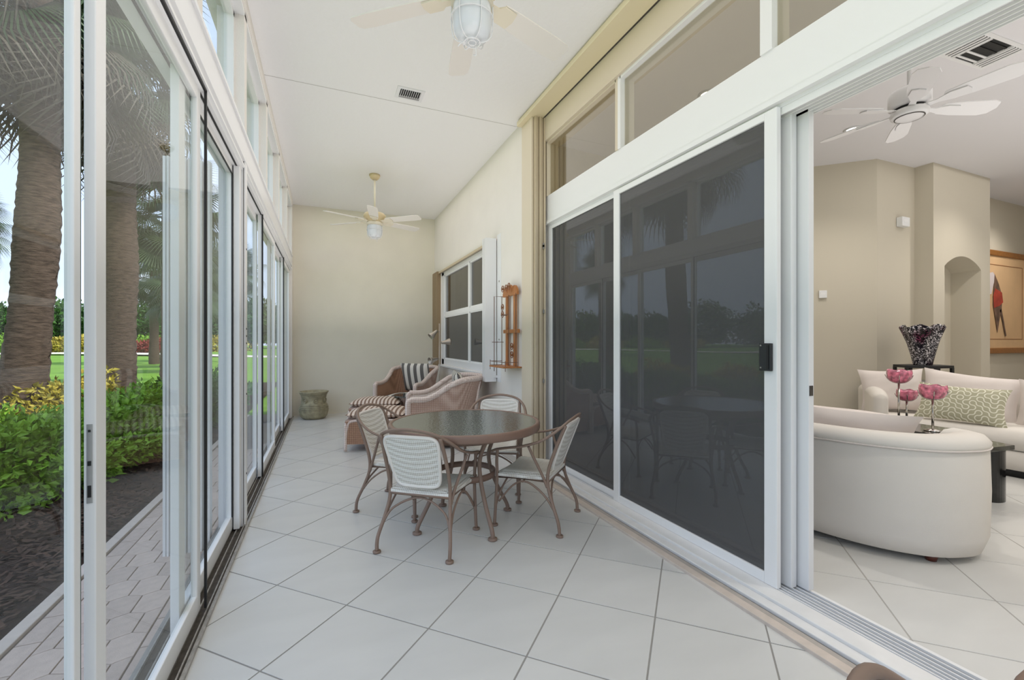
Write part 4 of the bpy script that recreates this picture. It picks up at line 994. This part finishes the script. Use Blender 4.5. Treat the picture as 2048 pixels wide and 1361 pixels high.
# leaf masses -----------------------------------------------------------------
def leafm(name, c, amt=.35, sc=3, sss=True):
    m = mat(name, c, .55, noise=(sc, amt), spec=.3); return m
lf1 = leafm('bright shrub leaf', S(126, 166, 48)); lf2 = leafm('deep shrub leaf', S(70, 112, 40)); lf3 = leafm('golden shrub leaf', S(176, 160, 60)); lf4 = leafm('tree leaf', S(64, 98, 46), .4, .8)
frm = leafm('palm frond green', S(66, 84, 52), .35, 1.5); frd = leafm('dead palm frond', S(84, 76, 60), .35, 2); bark = mat('palm bark', S(98, 82, 70), .9, noise=(9, .45), bump=1, bscale=30, stretch=(1, 1, 5), spec=.1)
def leaves(name, c, rad, n, size, m, parent, shell=.55):
    u = rng.normal(size=(n, 3)); u /= np.linalg.norm(u, axis=1)[:, None]
    r = (shell+(1-shell)*rng.random(n))[:, None]
    lump = 1+.16*np.sin(u[:, 0:1]*7+c[0]*3)+.12*np.sin(u[:, 1:2]*9+c[1])+.1*np.sin(u[:, 2:3]*8)
    P = u*r*lump*np.array(rad)+np.array(c)
    P[:, 2] = np.maximum(P[:, 2], c[2]-rad[2]*.75)
    d = rng.normal(size=(n, 3))+u*.9+np.array([0, 0, .25]); d /= np.linalg.norm(d, axis=1)[:, None]
    s = np.cross(d, rng.normal(size=(n, 3))); s /= np.linalg.norm(s, axis=1)[:, None]; k = np.cross(d, s)
    L_ = (size*(.6+.8*rng.random(n)))[:, None]
    V = np.stack([P, P+d*L_*.5+s*L_*.28+k*L_*.06, P+d*L_-k*L_*.12, P+d*L_*.5-s*L_*.28+k*L_*.06], 1).reshape(-1, 3)
    me = bpy.data.meshes.new(name); me.from_pydata(V.tolist(), [], [(4*i, 4*i+1, 4*i+2, 4*i+3) for i in range(n)]); me.materials.append(m)
    o = bpy.data.objects.new(name, me); COL.objects.link(o); o.parent = parent; o['kind'] = 'stuff'; return o
def shrub(loc, rad, n, size, m, label, name='shrub', group='shrubs in the planting bed'):
    e = empty(name, (loc[0], loc[1], GZ), 0, label, 'shrub', group)
    leaves('foliage', (0, 0, rad[2]*.8), rad, n, size, m, e)
    st = MB()
    for k in range(5):
        a = 1.3*k; st.tube([(0, 0, 0), (rad[0]*.3*math.cos(a), rad[1]*.3*math.sin(a), rad[2]*.7), (rad[0]*.6*math.cos(a), rad[1]*.6*math.sin(a), rad[2]*1.2)], .008, 5)
    st.build('stem', bark, e, True)
shrub((-2.55, 5.2), (.75, .75, .36), 9000, .07, lf1, 'bright green shrub in front of the left palm trunk')
shrub((-3.4, 5.4), (.7, .8, .40), 7000, .07, lf1, 'bright green shrub at the left edge of the view')
shrub((-2.25, 6.2), (.65, .7, .36), 8000, .065, lf1, 'clipped light green shrub beside the white door frame, nearest of the row')
shrub((-2.35, 7.3), (.7, .7, .40), 8000, .07, lf1, 'light green shrub in the row, behind the nearest')
shrub((-1.95, 8.5), (.55, .8, .38), 7000, .07, lf2, 'darker green shrub farther along the glass')
shrub((-2.2, 10.2), (.8, 1.0, .42), 7000, .08, lf2, 'dark green shrub at the foot of the second palm')
shrub((-3.3, 8.4), (.8, .7, .45), 5000, .085, lf3, 'golden variegated shrub between the two palms')
shrub((-4.7, 7.4), (.7, .7, .42), 5000, .08, lf3, 'golden green shrub left of the first palm')
shrub((-5.4, 6.3), (.8, .7, .42), 4000, .08, lf2, 'green shrub behind the left palm at the edge of the lawn')
shrub((-3.6, 6.9), (.55, .6, .3), 5000, .07, lf1, 'low green shrub at the foot of the left palm')
bc = mat('bark chip', S(84, 66, 56), .9, noise=(6, .5), spec=.1)
nn_ = 9000; pos = np.stack([-1.42-2.1*rng.random(nn_)**1.2, 1.2+6.5*rng.random(nn_), np.full(nn_, GZ+.006)], 1)
pos[:, 2] += np.clip((-1.37-pos[:, 0])*.022, 0, .05)
a_ = rng.random(nn_)*6.28; q_ = .012+.02*rng.random(nn_); tl = (rng.random(nn_)-.3)*.02
dx = np.stack([np.cos(a_)*q_, np.sin(a_)*q_, tl], 1); dy = np.stack([-np.sin(a_)*q_*.4, np.cos(a_)*q_*.4, 0*a_], 1)
V = np.stack([pos-dx-dy, pos+dx-dy, pos+dx+dy, pos-dx+dy], 1).reshape(-1, 3)
tag(mesh('bark_chips', V.tolist(), [(4*i, 4*i+1, 4*i+2, 4*i+3) for i in range(nn_)], bc), 'bark chips strewn over the planting bed', 'mulch', kind='stuff')
# spiky cycad
e = empty('cycad', (-2.75, 9.6, GZ), 0, 'dark spiky cycad at the foot of the second palm trunk', 'plant')
for k in range(22):
    a = k*2.4; tilt = .35+.9*((k*7) % 11)/11; m = MB(); Lc = .75
    for i in range(1, 16):
        t = i/16; r = Lc*t*math.sin(tilt+.7*t); z = Lc*t*math.cos(tilt+.7*t)+.3
        c = Vector((r*math.cos(a), r*math.sin(a), z)); sd = Vector((-math.sin(a), math.cos(a), 0)); q = .14*math.sin(PI*min(1, t+.12))
        n0_ = len(m.v)
        for s_ in (-1, 1):
            b0 = len(m.v); m.v += [c, c+sd*s_*q*.5+Vector((0, 0, .03)), c+sd*s_*q+Vector((math.cos(a)*.05, math.sin(a)*.05, .01))+Vector((0, 0, -.01)), c+Vector((math.cos(a)*.02, math.sin(a)*.02, 0))]; m.f.append((b0, b0+1, b0+2, b0+3))
    m.build('frond', lf2, e)
# palms ----------------------------------------------------------------------
def fan_leaf(name, m, droop=1.0, nb=30, pet=.9, bl=1.0):
    """one fan palm leaf: petiole along +X, blades radiating"""
    b = MB(); b.tube([(0, 0, 0), (pet*.5, 0, -.03*droop), (pet, 0, -.12*droop)], .014, 4)
    for i in range(nb):
        a = math.radians(-125+250*i/(nb-1)); Lb = bl*(.72+.28*math.cos(a/2))
        d = Vector((math.cos(a), math.sin(a), 0)); s_ = Vector((-math.sin(a), math.cos(a), 0)); o = Vector((pet, 0, -.12*droop))
        w_ = .017; pz = .06*math.cos(a)
        p0, p1, p2, p3 = o, o+d*Lb*.4+Vector((0, 0, .05)), o+d*Lb*.75+Vector((0, 0, -.08*droop)), o+d*Lb*.97+Vector((0, 0, -.38*droop))
        n = len(b.v); b.v += [p0+s_*.006, p0-s_*.006, p1+s_*w_, p1-s_*w_, p2+s_*w_*.75, p2-s_*w_*.75, p3]
        b.f += [(n, n+1, n+3, n+2), (n+2, n+3, n+5, n+4), (n+4, n+5, n+6)]
    return b
LEAFMESH = {}
def palm(loc, h, r, label, lean=(0, 0), nl=44, crown=1.0, dead=26, group='palms in the garden', simple=False):
    e = empty('palm_tree', (loc[0], loc[1], GZ), 0, label, 'palm', group)
    rows = []; nr = max(30, int(h*16)); sg = 20
    for i in range(nr+1):
        t = i/nr; z = h*t; rr = r*(1.12-.22*t+.07*math.exp(-z*2.2))*(1+.035*(i % 2))*(1+.05*math.sin(z*2.7)); cx_, cy_ = lean[0]*math.sin(t*PI*.9)+.0, lean[1]*t
        rows.append([(cx_+rr*math.cos(2*PI*j/sg)*(1+.03*math.sin(j*5+i*1.7)), cy_+rr*math.sin(2*PI*j/sg)*(1+.03*math.sin(j*3+i*2.1)), z+.01*math.sin(j*2.3+i)) for j in range(sg+1)])
    MB().grid(rows).build('trunk', bark, e, True)
    top = Vector((lean[0]*math.sin(PI*.9), lean[1], h))
    if 'g' not in LEAFMESH:
        for key, m, dr, nb in (('g', frm, 1.1, 46), ('d', frd, 1.6, 34)):
            o = fan_leaf('frond', m, dr, nb).build('frond', m, None); LEAFMESH[key] = o.data; bpy.data.objects.remove(o)
    if simple:
        m = MB(); src = LEAFMESH['g']; V = [v.co.copy() for v in src.vertices]; F = [tuple(p.vertices) for p in src.polygons]
    for k in range(nl+dead):
        dd = k >= nl; a = k*2.39996+loc[0]
        el = math.radians(78-118*(k/nl)) if not dd else math.radians(-18-44*((k*5) % 7)/7)
        M = Matrix.Translation(top+Vector((0, 0, -.04*(k % 9) - (.25+.05*(k % 8) if dd else 0)))) @ Matrix.Rotation(a, 4, 'Z') @ Matrix.Rotation(-el, 4, 'Y') @ Matrix.Rotation(.5*math.sin(k*3.1), 4, 'X') @ Matrix.Scale(crown*(.85+.25*random.random()), 4) @ Matrix.Translation((r*.4, 0, 0))
        if simple:
            n = len(m.v); m.v += [M @ v for v in V]; m.f += [tuple(n+i for i in f) for f in F]; continue
        o = bpy.data.objects.new('frond', LEAFMESH['d' if dd else 'g']); COL.objects.link(o); o.parent = e; o.matrix_local = M
    if simple: tag(m.build('crown', frm, e), kind='stuff')
    return e
palm((-3.96, 8.35), 6.75, .22, 'nearer palm with a thick ringed trunk, left of the bright door stile', lean=(.19, .25))
palm((-3.99, 11.6), 6.9, .27, 'second palm trunk, between the two white door stiles', lean=(.12, -.2))
palm((-5.9, 24), 4.3, .2, 'small palm on the lawn, left of two thin trunks', nl=26, dead=8, simple=True)
palm((-6.3, 28.5), 4.9, .2, 'thin palm on the lawn behind the second trunk', nl=26, dead=8, simple=True)
palm((-6.0, 36), 6.3, .24, 'tall distant palm beside the grey door frame', nl=30, dead=8, simple=True, crown=1.2)
palm((-9.5, 33), 5.6, .22, 'distant palm seen between the two big trunks', nl=30, dead=8, simple=True, crown=1.2)
palm((-4.6, 17.5), 5.6, .24, 'middle distance palm hidden behind the second trunk', nl=30, dead=10, simple=True, crown=1.1)
palm((-16.5, 30), 7.2, .25, 'palm whose frond tip shows between the first trunk and the door stile', nl=30, dead=4, simple=True, crown=1.3)
# tree belt across the lawn
def tree(loc, rad, h, n, size, m, label, name='tree', cat='tree', group='trees beyond the lawn'):
    e = empty(name, (loc[0], loc[1], GZ-.2), 0, label, cat, group)
    leaves('foliage', (0, 0, h), rad, n, size, m, e, .5)
    MB().tube([(0, 0, -.3), (.1, 0, h*.5), (0, .1, h)], [.35, .28, .15], 8).build('trunk', bark, e, True)
tk_ = [(-98, 78, 9, 6.5), (-86, 86, 10, 7.5), (-76, 94, 8, 5.5), (-67, 92, 7, 5), (-60, 100, 8, 5.5), (-52, 102, 7, 4.5), (-45, 104, 8, 5), (-38, 106, 8, 6), (-30, 108, 8, 6.5), (-22, 108, 8, 6.5), (-14, 104, 8, 7), (-7, 100, 8, 6.5), (-105, 60, 9, 7), (-112, 40, 9, 7), (-118, 20, 9, 7)]
place_w = ['tall dark tree at the far left of the tree line', 'tall round tree behind the left edge of the first palm', 'tree just behind the first palm trunk', 'low tree right of the first palm trunk', 'dark tree seen beside the bright door stile', 'tree hidden behind the door stile', 'tree behind the latch stile', 'tree left of the second palm trunk', 'tree behind the second palm trunk', 'tree right of the second palm trunk', 'tree behind the two thin palms', 'tree at the right end of the tree line', 'tree outside the view at the left', 'tree outside the view farther left', 'last tree outside the view at the left']
for (x, y, R_, h), lb in zip(tk_, place_w): tree((x, y), (R_*.8, R_*.8, R_*.55), h*.75, 5200, .75, lf4 if int(x) % 3 else lf2, lb)
hd_ = [(-62, 68), (-54, 71), (-46, 73), (-38, 74), (-30, 74), (-22, 73), (-14, 72)]
hw_ = ['clipped hedge mound at the far left of the cart path', 'hedge mound behind the first palm trunk', 'hedge mound right of the first palm trunk', 'hedge mound behind the door stile', 'hedge mound left of the second palm', 'yellow green hedge mound behind the second palm', 'hedge mound behind the two thin palms']
for i, ((x, y), lb) in enumerate(zip(hd_, hw_)): tree((x, y), (4.2, 3, 1.3), .8, 2600, .4, lf1 if i % 2 else lf3, lb, 'hedge', 'hedge', 'hedge mounds beyond the cart path')
rd = mat('red croton leaf', S(150, 60, 50), .6, noise=(1, .3))
tree((-19.5, 66), (2.6, 1.6, 1.0), .6, 2000, .35, rd, 'red leaved shrub bed on the far lawn', 'hedge', 'hedge', 'red shrubs on the far lawn')
rows = []
for i in range(31):
    x = -90+90*i/30; y = 46+4*math.sin(i*.35); zz = .25*math.sin(x*.11+1)*math.cos(y*.07)+GZ+.04
    rows.append([(x, y, zz+.02), (x, y+2.6, zz+.10), (x, y+4.6, zz+.02)])
struct(MB().grid(rows).build('cart_path', sand_m, None, True), 'pale cart path crossing the lawn')
print('objects', len(bpy.data.objects))
